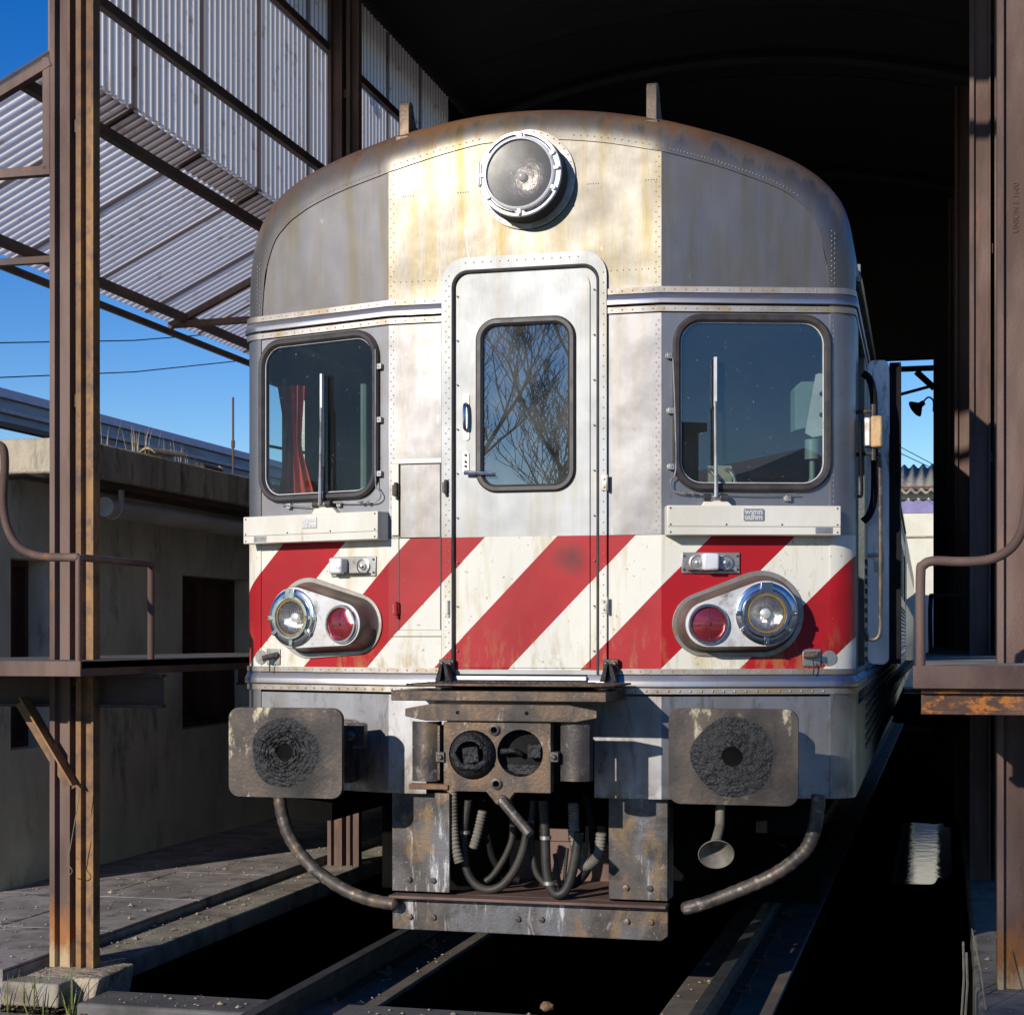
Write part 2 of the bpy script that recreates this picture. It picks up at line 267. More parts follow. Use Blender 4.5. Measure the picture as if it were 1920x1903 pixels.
MT['dust_refl'] = M('dusty_reflector', (.30,.285,.27), (.20,.185,.18), 14, (.25,.4), .9, (1,1,.5), bstr=.6, bdist=.01, bscale=16)

# ---------------------------------------------------------------- mesh helpers
class MB:
    def __init__(s): s.v = []; s.f = []; s.g = []
    def add(s, vs, fs, T=None, g=None):
        o = len(s.v)
        for p in vs: s.v.append(tuple(T @ Vector(p)) if T is not None else tuple(p))
        for f in fs: s.f.append(tuple(i+o for i in f))
        s.g += list(g) if g else [0]*len(vs)
        return s
    def box(s, a, b, T=None):
        x0, y0, z0 = (min(a[i], b[i]) for i in range(3)); x1, y1, z1 = (max(a[i], b[i]) for i in range(3))
        return s.add([(x0,y0,z0),(x1,y0,z0),(x1,y1,z0),(x0,y1,z0),(x0,y0,z1),(x1,y0,z1),(x1,y1,z1),(x0,y1,z1)],
              [(0,3,2,1),(4,5,6,7),(0,1,5,4),(1,2,6,5),(2,3,7,6),(3,0,4,7)], T)
    def tube(s, pts, r, n=10, T=None, closed=False, rad=None, cap=True):
        pts = [Vector(p) for p in pts]; N = len(pts); vs = []; up = None
        for i, p in enumerate(pts):
            if closed: t = (pts[(i+1) % N]-pts[i-1]).normalized()
            else: t = (pts[min(i+1, N-1)]-pts[max(i-1, 0)]).normalized()
            if up is None:
                up = Vector((0,0,1)) if abs(t.z) < .9 else Vector((1,0,0))
            a = t.cross(up).normalized(); up = a.cross(t).normalized()
            rr = rad[i] if rad else r
            for k in range(n):
                q = 2*PI*k/n; vs.append(p + a*math.cos(q)*rr + up*math.sin(q)*rr)
        fs = []
        for i in range(N if closed else N-1):
            j = (i+1) % N
            for k in range(n): fs.append((i*n+k, i*n+(k+1) % n, j*n+(k+1) % n, j*n+k))
        if not closed and cap: fs += [tuple(range(n))[::-1], tuple((N-1)*n+k for k in range(n))]
        return s.add(vs, fs, T)
    def lathe(s, prof, n=40, T=None):      # prof: (r, c) turned about local Z
        vs = []; fs = []
        for r, c in prof:
            for k in range(n):
                q = 2*PI*k/n; vs.append((r*math.cos(q), r*math.sin(q), c))
        for i in range(len(prof)-1):
            for k in range(n): fs.append((i*n+k, i*n+(k+1) % n, (i+1)*n+(k+1) % n, (i+1)*n+k))
        if prof[0][0] > 1e-4 and False: pass
        return s.add(vs, fs, T)
    def disc(s, r, c, n=40, T=None, dome=0, rings=6):
        vs = [(0,0,c+dome)]; fs = []
        for j in range(1, rings+1):
            q = j/rings
            for k in range(n):
                a = 2*PI*k/n; vs.append((r*q*math.cos(a), r*q*math.sin(a), c+dome*(1-q*q)))
        for k in range(n): fs.append((0, 1+k, 1+(k+1) % n))
        for j in range(rings-1):
            for k in range(n): fs.append((1+j*n+k, 1+(j+1)*n+k, 1+(j+1)*n+(k+1) % n, 1+j*n+(k+1) % n))
        return s.add(vs, fs, T)
    def plate(s, outl, c0, c1, holes=(), T=None):   # polygon in local XY, thick from c0 up to c1 (front), with holes
        polys = [outl]+list(holes); flat = [p for P in polys for p in P]
        tris = tessellate_polygon([[Vector((p[0], p[1], 0)) for p in P] for P in polys])
        n = len(flat); vs = [(p[0], p[1], c1) for p in flat]+[(p[0], p[1], c0) for p in flat]; fs = []
        for t in tris:
            a, b, c = (flat[i] for i in t)
            ar = (b[0]-a[0])*(c[1]-a[1])-(b[1]-a[1])*(c[0]-a[0])
            t = tuple(t) if ar > 0 else tuple(t)[::-1]
            fs.append(t); fs.append(tuple(i+n for i in t)[::-1])
        o = 0
        for P in polys:
            m = len(P)
            for i in range(m): fs.append((o+i, o+(i+1) % m, n+o+(i+1) % m, n+o+i))
            o += m
        return s.add(vs, fs, T)
    def sweep(s, path, prof, closed=False, T=None):  # path: [(pos, axisA, axisB)], prof: [(a,b)]
        vs = []; n = len(prof); N = len(path)
        for p, a, b in path:
            for u, v in prof: vs.append(Vector(p)+Vector(a)*u+Vector(b)*v)
        fs = []
        for i in range(N if closed else N-1):
            j = (i+1) % N
            for k in range(n): fs.append((i*n+k, i*n+(k+1) % n, j*n+(k+1) % n, j*n+k))
        if not closed: fs += [tuple(range(n))[::-1], tuple((N-1)*n+k for k in range(n))]
        return s.add(vs, fs, T)
    def build(s, name, mat, parent=None, smooth=35, bevel=0, kind=None, fixn=True):
        me = bpy.data.meshes.new(name); me.from_pydata(s.v, [], s.f)
        me.materials.append(MT[mat])
        if any(s.g):
            at = me.attributes.new('grime_shade', 'FLOAT', 'POINT'); at.data.foreach_set('value', s.g)
        if fixn:
            bm = bmesh.new(); bm.from_mesh(me); bmesh.ops.recalc_face_normals(bm, faces=bm.faces); bm.to_mesh(me); bm.free()
        if smooth:
            me.shade_smooth(); me.set_sharp_from_angle(angle=R(smooth))
        o = bpy.data.objects.new(name, me); C.objects.link(o)
        if parent: o.parent = parent; o.matrix_parent_inverse = Matrix.Translation(-Vector(parent.get('_base', (0,0,0))))
        if bevel:
            md = o.modifiers.new('bevel', 'BEVEL'); md.width = bevel; md.segments = 2; md.limit_method = 'ANGLE'; md.angle_limit = R(40)
            md.harden_normals = False
        if kind: o['kind'] = kind
        return o
def thing(name, label, cat, loc=(0,0,0), group=None):
    o = bpy.data.objects.new(name, None); C.objects.link(o); o.location = loc; o['_base'] = tuple(loc)
    o['label'] = label; o['category'] = cat; o.empty_display_size = .2
    if group: o['group'] = group
    return o
def tag(o, label, cat, group=None, kind=None):
    o['label'] = label; o['category'] = cat
    if group: o['group'] = group
    if kind: o['kind'] = kind
    return o
def rrect(x0, x1, y0, y1, r, n=8):
    P = []
    for cx, cy, a0 in ((x1-r, y0+r, -90), (x1-r, y1-r, 0), (x0+r, y1-r, 90), (x0+r, y0+r, 180)):
        for k in range(n+1):
            a = R(a0+90*k/n); P.append((cx+r*math.cos(a), cy+r*math.sin(a)))
    return P
def circ(cx, cy, r, n=32): return [(cx+r*math.cos(2*PI*k/n), cy+r*math.sin(2*PI*k/n)) for k in range(n)]
def hull2(c1, r1, c2, r2, n=28):        # outline round two circles
    pts = circ(*c1, r1, n*2)+circ(*c2, r2, n*2); pts = sorted(set(pts))
    def half(ps):
        h = []
        for p in ps:
            while len(h) > 1 and (h[-1][0]-h[-2][0])*(p[1]-h[-2][1])-(h[-1][1]-h[-2][1])*(p[0]-h[-2][0]) <= 0: h.pop()
            h.append(p)
        return h
    a = half(pts); b = half(pts[::-1]); return a[:-1]+b[:-1]
def smooth_path(pts, n=8):
    P = [Vector(p) for p in pts]; out = []
    for i in range(len(P)-1):
        p0, p1, p2, p3 = P[max(i-1, 0)], P[i], P[i+1], P[min(i+2, len(P)-1)]
        for k in range(n):
            t = k/n
            out.append(.5*((2*p1)+(p2-p0)*t+(2*p0-5*p1+4*p2-p3)*t*t+(3*p1-p0-3*p2+p3)*t**3))
    out.append(P[-1]); return out
def text_mesh(txt, size, T, name, mat, parent, ext=.002, sx=1.0, offset=0):
    cu = bpy.data.curves.new(name, 'FONT'); cu.body = txt; cu.size = size; cu.extrude = ext; cu.align_x = 'CENTER'; cu.align_y = 'CENTER'; cu.resolution_u = 3; cu.offset = offset
    o = bpy.data.objects.new(name, cu); C.objects.link(o)
    me = bpy.data.meshes.new_from_object(o.evaluated_get(bpy.context.evaluated_depsgraph_get()))
    bpy.data.objects.remove(o); me.transform(T @ Matrix.Scale(sx, 4, (1,0,0))); me.materials.clear(); me.materials.append(MT[mat])
    r = bpy.data.objects.new(name, me); C.objects.link(r)
    if parent: r.parent = parent; r.matrix_parent_inverse = Matrix.Translation(-Vector(parent.get('_base', (0,0,0))))
    return r

# measuring helpers: where a sight line from the camera station meets a real plane
_c, _s = math.cos(TH), math.sin(TH)
def ray(px, py):
    u = (px-960)/FPX; v = (1195-py)/FPX
    return Vector((_c*u-_s, _s*u+_c, v))
def hit(px, py, p, n):
    r = ray(px, py); n = Vector(n); return CAM + r*((Vector(p)-CAM).dot(n)/r.dot(n))
def on_y(px, py, y): return hit(px, py, (0,y,0), (0,1,0))
def on_x(px, py, x): return hit(px, py, (x,0,0), (1,0,0))
def on_z(px, py, z): return hit(px, py, (0,0,z), (0,0,1))
# the three facets of the railcar front: local X along the facet, local Y up, local Z outward
NX, NY = .2917, .9565
def fmat(sd):
    if sd == 0: u, n, o = Vector((1,0,0)), Vector((0,-1,0)), Vector((0,0,0))
    elif sd > 0: u, n, o = Vector((NY,NX,0)), Vector((NX,-NY,0)), Vector((.63,0,0))
    else: u, n, o = Vector((NY,-NX,0)), Vector((-NX,-NY,0)), Vector((-.63,0,0))
    z = Vector((0,0,1))
    return Matrix(((u.x,z.x,n.x,o.x),(u.y,z.y,n.y,o.y),(u.z,z.z,n.z,o.z),(0,0,0,1)))
FM = {k: fmat(k) for k in (-1,0,1)}
FI = {k: FM[k].inverted() for k in FM}
def fl(sd, px, py, off=0):
    n = FM[sd].to_3x3() @ Vector((0,0,1)); o = FM[sd].translation + n*off
    q = FI[sd] @ hit(px, py, o, n); return (q.x, q.y)
def yf(x): return max(0, abs(x)-.63)*NX/NY

exec_parts = []
# ================================================================ GROUND, PIT, TRACK
def struct(mb, name, mat, **k):
    o = mb.build(name, mat, None, **k); o['kind'] = 'structure'; return o
PX = 2.03; PY0 = -.48; PY1 = 26
g = MB()
for x0, x1, y0, y1 in ((-300,300,-300,-.56), (-300,-2.32,-.56,400), (2.32,300,-.56,400), (-2.32,2.32,45.3,400), (-2.32,-1.90,-.56,-.27)):
    g.add([(x0,y0,-.19),(x1,y0,-.19),(x1,y1,-.19),(x0,y1,-.19)], [(0,1,2,3)])
struct(g, 'ground', 'ground', smooth=0)
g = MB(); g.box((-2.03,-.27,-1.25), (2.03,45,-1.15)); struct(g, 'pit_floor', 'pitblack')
g = MB(); pq = []
for k in range(72):
    a = 2*PI*k/72; w_ = 1+.05*math.sin(3*a+1)+.04*math.sin(7*a)+.03*math.sin(13*a); ca, sa = math.cos(a), math.sin(a)
    pq.append((1.45+.50*w_*math.copysign(abs(ca)**.4, ca), 14.6+3.1*w_*math.copysign(abs(sa)**.4, sa), -1.147))
g.add([(1.45,14.6,-1.147)]+pq, [(0, k+1, (k+1) % 72+1) for k in range(72)]); struct(g, 'puddle', 'water', smooth=0)
g = MB(); g.box((-1.90,-.56,-1.3), (2.32,-.27,-.11)); struct(g, 'kerb', 'conc_dark', bevel=.015)
g = MB(); g.box((-2.32,-.479,-.16), (-2.03,45,-.05)); struct(g, 'pit_edge', 'conc', bevel=.012)
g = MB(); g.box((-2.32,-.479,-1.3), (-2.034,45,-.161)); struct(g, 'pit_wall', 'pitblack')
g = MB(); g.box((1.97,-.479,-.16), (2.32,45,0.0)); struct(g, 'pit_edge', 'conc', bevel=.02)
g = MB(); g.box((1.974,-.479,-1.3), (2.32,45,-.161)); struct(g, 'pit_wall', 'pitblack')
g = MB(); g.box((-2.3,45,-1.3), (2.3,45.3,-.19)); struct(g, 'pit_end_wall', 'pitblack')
# paving slabs left, each slab its own piece
pav = MB(); pav.box((-9,-.46,-.3), (-2.322,26,-.012)); pv = struct(pav, 'paving', 'pave')
y = -.465; k = 0
while y < 12:
    w_ = 1.05
    for xa, xb in ((-3.62,-2.96), (-2.955,-2.322)):
        b = MB(); b.box((xa, y+.004, -.02), (xb, y+w_-.004, random.uniform(-.001, .002)))
        b.build('paving_slab', 'pave', pv, bevel=.004)
    y += w_; k += 1
# right hand ground slab
g = MB(); g.box((2.322,-.5,-.14), (6,26,-.004)); struct(g, 'yard_slab', 'conc_dark')
for sx in (-1, 1):
    b = MB(); xs = sorted((sx*.625, sx*1.105)); b.box((xs[0],-.268,-.160), (xs[1],26,-.135)); struct(b, 'track_beam_cap', 'beamtop', bevel=.006); b = MB(); b.box((xs[0]+.01,-.268,-1.15), (xs[1]-.01,26,-.161)); struct(b, 'track_beam', 'pitblack')  # beam body black below its cap, shade of the sides painted in
    for yy in range(0, 26, 3):
        pass
def railprof():
    return [(-.065,-.135),(.065,-.135),(.065,-.124),(.012,-.112),(.010,-.045),(.035,-.030),(.036,-.006),(.030,0),(-.030,0),(-.036,-.006),(-.035,-.030),(-.010,-.045),(-.012,-.112),(-.065,-.124)]
for sx, lab in ((-1, 'left running rail, oily steel, carried over the dark pit'), (1, 'right running rail, oily steel, beside the lit plank of concrete')):
    t = thing('rail', lab, 'rail', (sx*.87, -3, -.165), 'running rails under the railcar')
    b = MB(); b.sweep([((sx*.87, yy, 0), (1,0,0), (0,0,1)) for yy in (-3.0, -.62, 26)], railprof()); b.build('rail_section', 'railside', t)
    b = MB(); b.box((sx*.87-.026,-3,.0005), (sx*.87+.026,26,.003)); b.build('running_surface', 'railtop', t)
    for yy in [i*.75-.3 for i in range(12)]:
        for q in (-1, 1):
            c = MB(); c.box((sx*.87+q*.045-.02, yy, -.134), (sx*.87+q*.045+.05*q, yy+.06, -.105)); c.lathe([(0,.03),(.012,.03),(.012,0)], 6, Matrix.Translation((sx*.87+q*.08, yy+.03, -.115)))
            c.build('rail_clip', 'rust_dark', t)

# ================================================================ RAILCAR
car = thing('railcar', 'stainless steel railcar with red and white striped front standing in the shed', 'train', (0,0,0), 'cars of the train')
def part(mb, name, mat, parent=None, T=None, **k): return mb.build(name, mat, parent or car, **k)
ZB, ZS, ZT, HW = .80, 3.10, .76, 1.45
def contour(n=64):
    P = []
    for z in [ZB+(ZS-ZB)*i/14 for i in range(14)]: P.append((HW, z))
    rt = [(1.45,3.10),(1.449,3.19),(1.437,3.28),(1.415,3.385),(1.375,3.475),(1.30,3.56),(1.209,3.625),(1.094,3.68),(.934,3.738),(.774,3.782),(.614,3.820),(.40,3.866),(.20,3.894),(0,3.906)]
    lf = [(-.20,3.902),(-.40,3.884),(-.614,3.852),(-.774,3.826),(-.934,3.795),(-1.094,3.752),(-1.209,3.707),(-1.30,3.652),(-1.37,3.582),(-1.415,3.50),(-1.440,3.40),(-1.450,3.26),(-1.45,3.10)]
    Q = [(v.x, v.z) for v in smooth_path([(x, 0, z) for x, z in rt+lf], 5)]
    P += Q
    P += [(-HW, z) for z in [ZS-(ZS-ZB)*(i+1)/14 for i in range(14)]]
    return P
CT = contour()
def inset_pts():
    out = []
    N = len(CT)
    for i, (x, z) in enumerate(CT):
        a = CT[max(i-1,0)]; b = CT[min(i+1,N-1)]; t = Vector((b[0]-a[0], b[1]-a[1])).normalized()
        nrm = Vector((-t.y, t.x))           # inward
        if z <= ZS-.001: nrm = Vector((-1 if x > 0 else 1, 0))
        Rr = .105+.065*min(1, max(0, (z-3.0)/.7))
        Rr += .045*min(1, max(0, (z-3.25)/.3))*min(1, max(0, (-x-.2)/.5)); out.append((Vector((x, z)), nrm, Rr))
    return out
IP = inset_pts()
def skew(x, y): return x - max(0, y-.4)*.010
# rounded edge band
b = MB(); rings = []; K = 9
mats = []
for kk in range(-1, K+1):
    ph = PI/2*max(kk, 0)/K
    rg = []; gg = []
    for P, nn, Rr in IP:
        e = Rr*(1-math.sin(ph)); dp = Rr*.9*(1-math.cos(ph))
        q = P+nn*e; yy = yf(q.x)+dp+(.010 if kk < 0 else -.001)
        rg.append((q.x, yy, q.y))
        gg.append((0.02+.75*max(kk, 0)/K*min(1, max(0, (P.y-3.05)/.4)) + .16*min(1, max(0, (P.y-3.4)/.4))))
    rings.append((rg, gg))
n = len(IP)
vs = [p for r_, g_ in rings for p in r_]; gs = [q for r_, g_ in rings for q in g_]
fs = []
for i in range(len(rings)-1):
    for j in range(n-1): fs.append((i*n+j, i*n+j+1, (i+1)*n+j+1, (i+1)*n+j))
b.add(vs, fs, None, gs); part(b, 'edge_band', 'body_soot', smooth=50)
# roof and sides back to the rear
DOOR0, DOOR1 = .62, 1.45
b = MB(); last = rings[-1][0]; ys = [None, .62, 1.45, 4, 8, 12, 16, 19.6]
idx = [i for i in range(n) if IP[i][0].y >= 3.0]
for side in (None,):
    sub = idx; vs = []; gs = []
    for yv in ys:
        for i in sub:
            x, y0, z = last[i]
            yy = y0 if yv is None else yv
            vs.append((skew(x, yy), yy, z)); gs.append(.95 if z > 3.5 else .55)
    m = len(sub); fs = [(i*m+j, i*m+j+1, (i+1)*m+j+1, (i+1)*m+j) for i in range(len(ys)-1) for j in range(m-1)]
    b.add(vs, fs, None, gs)
part(b, 'roof', 'body_soot', smooth=50)
for sx in (-1, 1):
    yb = yf(HW)+.105*.9
    # flat side wall pieces around the doorway
    def wallpc(y0, y1, z0, z1, nm='side_wall', mat='side'):
        w2 = MB()
        w2.add([(sx*HW-0*y0, y0, z0), (sx*HW, y1, z0), (sx*HW, y1, z1), (sx*HW, y0, z1)], [(0,1,2,3)])
        w2.v = [(skew(x_, y_), y_, z_) for x_, y_, z_ in w2.v]
        o = part(w2, nm, mat, smooth=0, fixn=False); md = o.modifiers.new('thick', 'SOLIDIFY'); md.thickness = .03; md.offset = 1 if sx < 0 else -1
        return o
    wallpc(yb-.001, DOOR0, ZB, 3.02 if sx > 0 else 2.15)
    if sx < 0: wallpc(yb-.001, .42, 2.15, 3.02); wallpc(1.0, 1.45, 2.15, 3.02); wallpc(.42, 1.0, 2.78, 3.02); wallpc(DOOR0, 1.45, ZB, 2.15)
    else: wallpc(DOOR0, DOOR1, 2.98, 3.02); wallpc(DOOR0, DOOR1, ZB, 1.2)
    wallpc(DOOR1, 2.6, ZB, 3.02); wallpc(2.6, 19.6, ZB, 2.05); wallpc(2.6, 19.6, 2.75, 3.02)
    yy = 2.6
    while yy < 19:                         # window posts and panes
        wallpc(yy, yy+.35, 2.05, 2.75)
        gl = MB(); gl.box((skew(sx*HW, yy)-sx*.03-.005, yy+.352, 2.052), (skew(sx*HW, yy+1.5)-sx*.02, yy+1.498, 2.748)); part(gl, 'side_window', 'glass_door')
        yy += 1.5
    # fluted panels below and above the windows
    for z0, z1 in ((.95, 1.95),):
        fb = MB(); zz = z0
        while zz < z1:
            fb.tube([(skew(sx*(HW+.004), 1.5), 1.5, zz), (skew(sx*(HW+.004), 19.5), 19.5, zz)], .014, 6); zz += .05
        part(fb, 'fluting', 'side', kind='stuff')
    gt = MB(); gt.box((0,0,0),(0,0,0)); gt = MB()
    gt.tube([(skew(sx*(HW+.012), yb+.05), yb+.05, 3.12), (skew(sx*(HW+.012), 19.5), 19.5, 3.12)], .014, 6); part(gt, 'rain_gutter', 'side')
b = MB(); b.box((-1.4,19.5,.85), (1.2,19.58,3.6)); part(b, 'rear_wall', 'side')
b = MB(); b.box((-1.40,.35,1.08), (1.40,19.4,1.16)); part(b, 'floor', 'shed_dark')
b = MB()
b.box((-1.3,.40,.62), (-1.05,19.4,.80)); b.box((1.0,.40,.62), (1.25,19.4,.80)); part(b, 'underframe', 'pitblack')
for yy in (3.2, 5.6, 14.5, 17.0):
    wm = MB(); T = Matrix.Translation((-yy*.008, yy, .45)) @ Matrix.Rotation(R(90), 4, 'Y')
    for sx in (-1, 1):
        wm.lathe([(.001,-.06),(.45,-.06),(.48,0),(.48,.03),(.45,.05),(.001,.05)], 32, T @ Matrix.Translation((0,0,sx*.87)))
    wm.tube([(-.9-yy*.008, yy, .45), (.9-yy*.008, yy, .45)], .08, 10)
    part(wm, 'wheelset', 'pitblack')

# --- front panels
def zin(x):     # height of the inset seam at x
    best = None
    for i in range(n-1):
        a = IP[i][0]+IP[i][1]*IP[i][2]; c = IP[i+1][0]+IP[i+1][1]*IP[i+1][2]
        if a.y > 3.0 and min(a.x, c.x) <= x <= max(a.x, c.x) and abs(a.x-c.x) > 1e-6:
            t = (x-a.x)/(c.x-a.x); return a.y+(c.y-a.y)*t
    return ZS
def ax(sd, x): return x if sd == 0 else (abs(x)-.63)/NY*sd
XI = HW-.105-.002
XF = XI+.02
LAMP_C = fl(0, 973, 325, .12)
def upper(sd):
    if sd == 0: xs = [-.63+1.26*i/20 for i in range(21)]
    else: xs = [sd*(.63+(XF-.03-.63)*i/24) for i in range(25)]
    if sd < 0: xs = xs[::-1]
    top = [(ax(sd, x), min(zin(x)+.012, 3.8)) for x in xs]
    if sd > 0: top.append((ax(sd, XF), 3.2))
    if sd < 0: top.insert(0, (ax(sd, -XF), 3.2))
    bot = [(top[-1][0], 3.045), (top[0][0], 3.045)]
    if sd == 0:     # cut round the door frame
        bot = [(.63,3.045),(.37,3.045),(.37,3.13),(.31,3.20),(-.31,3.20),(-.37,3.13),(-.37,3.045),(-.63,3.045)]
    m = MB(); m.plate(top[::-1]+bot[::-1] if False else (bot[::-1]+top[::-1])[::1], -.02, -.005, T=FM[sd]); return m
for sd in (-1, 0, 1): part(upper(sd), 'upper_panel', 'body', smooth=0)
WZ0, WZ1 = 2.165, 2.915
def win_rect(sd, g=0): 
    a0, a1 = sorted((ax(sd, sd*.690), ax(sd, sd*1.338)))
    return rrect(a0-g, a1+g, WZ0-g, WZ1+g, .115+g, 8)
def aband(sd):
    return sorted((ax(sd, sd*.63), ax(sd, sd*XF)))
for sd in (-1, 1):
    a0, a1 = aband(sd)
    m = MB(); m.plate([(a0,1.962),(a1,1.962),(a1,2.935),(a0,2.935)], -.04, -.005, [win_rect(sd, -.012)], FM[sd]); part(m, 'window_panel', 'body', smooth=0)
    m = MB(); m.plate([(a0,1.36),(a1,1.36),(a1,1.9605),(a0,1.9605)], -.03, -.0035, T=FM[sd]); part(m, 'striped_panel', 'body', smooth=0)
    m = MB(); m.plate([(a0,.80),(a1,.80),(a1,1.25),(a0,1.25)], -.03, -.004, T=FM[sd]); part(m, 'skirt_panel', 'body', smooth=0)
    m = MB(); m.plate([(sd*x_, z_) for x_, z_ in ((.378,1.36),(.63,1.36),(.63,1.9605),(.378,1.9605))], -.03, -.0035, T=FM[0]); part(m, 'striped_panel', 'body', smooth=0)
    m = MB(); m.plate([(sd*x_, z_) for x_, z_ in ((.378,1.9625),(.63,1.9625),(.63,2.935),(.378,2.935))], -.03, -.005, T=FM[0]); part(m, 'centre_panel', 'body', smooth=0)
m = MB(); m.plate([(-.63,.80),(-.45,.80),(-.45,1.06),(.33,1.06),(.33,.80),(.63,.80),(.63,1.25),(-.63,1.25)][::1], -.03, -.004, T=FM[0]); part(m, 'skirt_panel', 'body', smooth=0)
# black sheet added as the dark space behind the coupler opening
m = MB(); m.box((-1.2,1.6,.12), (1.2,1.64,1.07)); part(m, 'bay_dark_sheet', 'pitblack')
# belt mouldings swept round the front corner
def belt(x0, z, prof, name, mat, sd):
    pts = []
    def add(x, y, nx, ny): pts.append((Vector((sd*x, y, z)), Vector((sd*nx, -ny, 0)), Vector((0,0,1))))
    add(x0, 0, 0, 1); mnx, mny = NX*.5, 1; l = math.hypot(mnx, mny)
    if x0 < .63: add(.63, 0, mnx/l*1.01, mny/l*1.01)
    cx, r_ = HW-.085, .085
    ybase = yf(1.36)
    add(1.355, yf(1.355), NX, NY)
    for a in (25, 45, 65, 80):
        q = R(a); add(1.355+.095*(math.sin(q)-math.sin(R(17)))/(1-math.sin(R(17))), yf(1.355)+.105*(math.cos(R(17))-math.cos(q)), math.sin(q), math.cos(q))
    add(HW, yf(1.355)+.115, 1, 0)
    for yy in (2, 10, 19.5): 
        p = Vector((sd*HW - (yy-.4)*.010, yy, z)); pts.append((p, Vector((sd,0,0)), Vector((0,0,1))))
    m = MB(); m.sweep(pts, prof); return part(m, name, mat, smooth=30)
roundp = [(-.01,-.024),(.011,-.024),(.013,-.021),(.013,-.003),(.011,.001),(.003,.020),(.001,.023),(-.01,.024)]
flatp = lambda h, t=.004: [(-.012,-h/2),(t,-h/2),(t,h/2),(-.012,h/2)]
def rivets(name, pts, nr, r=.004, parent=None):
    m = MB()
    for p, nn in zip(pts, nr):
        q = Vector(nn).to_track_quat('Z', 'Y').to_matrix().to_4x4(); m.disc(r, 0, 6, Matrix.Translation(p) @ q, r*.6, 2)
    return part(m, name, 'strip', parent, kind='stuff', fixn=False)
def belt_rivets(x0, z, sd, step, r=.004, off=.0045):
    P = []; Nn = []; x = x0
    while x < 1.36:
        sdd = 0 if x < .63 else sd
        nn = FM[sdd].to_3x3() @ Vector((0,0,1)); P.append(Vector((sd*x, yf(x), z))+nn*off); Nn.append(nn); x += step
    rivets('rivet_row', P, Nn, r)
for sd in (-1, 1):
    bx0 = .391 if sd > 0 else .374
    belt(bx0, 3.036, flatp(.026), 'belt_strip', 'strip', sd); belt(bx0, 2.998, roundp, 'belt_moulding', 'trim', sd)
    belt(bx0, 2.953, flatp(.026), 'belt_strip', 'strip', sd)
    belt(.345, 1.360, flatp(.024), 'belt_strip', 'strip', sd); belt(.30, 1.318, [(a*1.15, b*1.15) for a, b in roundp], 'belt_moulding', 'trim', sd)
    belt(.30, 1.2745, flatp(.026), 'belt_strip', 'strip', sd)
    belt_rivets(.41, 3.036, sd, .046); belt_rivets(.41, 2.953, sd, .046); belt_rivets(.40, 1.360, sd, .046)
    belt_rivets(.33, 1.2735, sd, .047, .0062)
# rivet rows on the panels
P = []; Nn = []; nc = Vector((0,-1,0))
for x in (-.612, .612):
    for i in range(26): P.append(Vector((x+(.007 if i % 2 else -.007), .0045, 3.07+i*.022))); Nn.append(nc)
    for i in range(46): P.append(Vector((x+(.006 if i % 2 else -.006), .0045, 1.98+i*.0205))); Nn.append(nc)
for x in [-.60+i*.028 for i in range(9)]: P.append(Vector((x, .0045, 3.13))); Nn.append(nc); P.append(Vector((-x, .0045, 3.13))); Nn.append(nc)
for x in (-.56,-.3,.3,.56):
    for q in range(5): P.append(Vector((x+q*.012, .0045, 3.52))); Nn.append(nc)
rivets('rivet_rows', P, Nn, .0032)
P = []; Nn = []
for sd in (-1, 1):
    nn = FM[sd].to_3x3() @ Vector((0,0,1))
    for i in range(11):
        for q in (0, .014): P.append(FM[sd] @ Vector((ax(sd, sd*(1.352+q*.9)), 3.08+i*.022-(.011 if q else 0), .0012))); Nn.append(nn)
    for i in range(40): P.append(FM[sd] @ Vector((ax(sd, sd*1.36), 1.99+i*.0235, .0012))); Nn.append(nn)
    for i in range(38): 
        x = .67+i*.0145; P.append(FM[sd] @ Vector((ax(sd, sd*x), zin(sd*x)+.02, .0012))); Nn.append(nn)
for i in range(40):
    x = -.6+i*.031
    if abs(x-LAMP_C[0]) > .2: P.append(Vector((x, -.001, zin(x)+.022))); Nn.append(nc)
rivets('rivet_rows', P, Nn, .0032)

# --- windows of the cab
for sd in (-1, 1):
    o = MB(); prof = [(-.022,-.012),(-.022,.010),(-.012,.021),(.004,.022),(.014,.012),(.014,-.012)]
    P = win_rect(sd); path = []
    N = len(P)
    for i in range(N):
        t = Vector((P[(i+1) % N][0]-P[i-1][0], P[(i+1) % N][1]-P[i-1][1])).normalized(); out = Vector((t.y, -t.x))
        path.append((FM[sd] @ Vector((P[i][0], P[i][1], 0)), FM[sd].to_3x3() @ Vector((out.x, out.y, 0)), FM[sd].to_3x3() @ Vector((0,0,1))))
    o.sweep(path, prof, closed=True); fr = part(o, 'window_rubber', 'rubber', smooth=40)
    o = MB(); o.sweep(path, [(-.0255,-.004),(-.0255,.0035),(-.0222,.0035),(-.0222,-.004)], closed=True); part(o, 'filler_strip', 'bright', fr, smooth=40)
    o = MB(); o.plate(win_rect(sd, -.016), -.012, -.006, T=FM[sd]); part(o, 'window_glass', 'glass' if sd > 0 else 'glass_left', smooth=0)
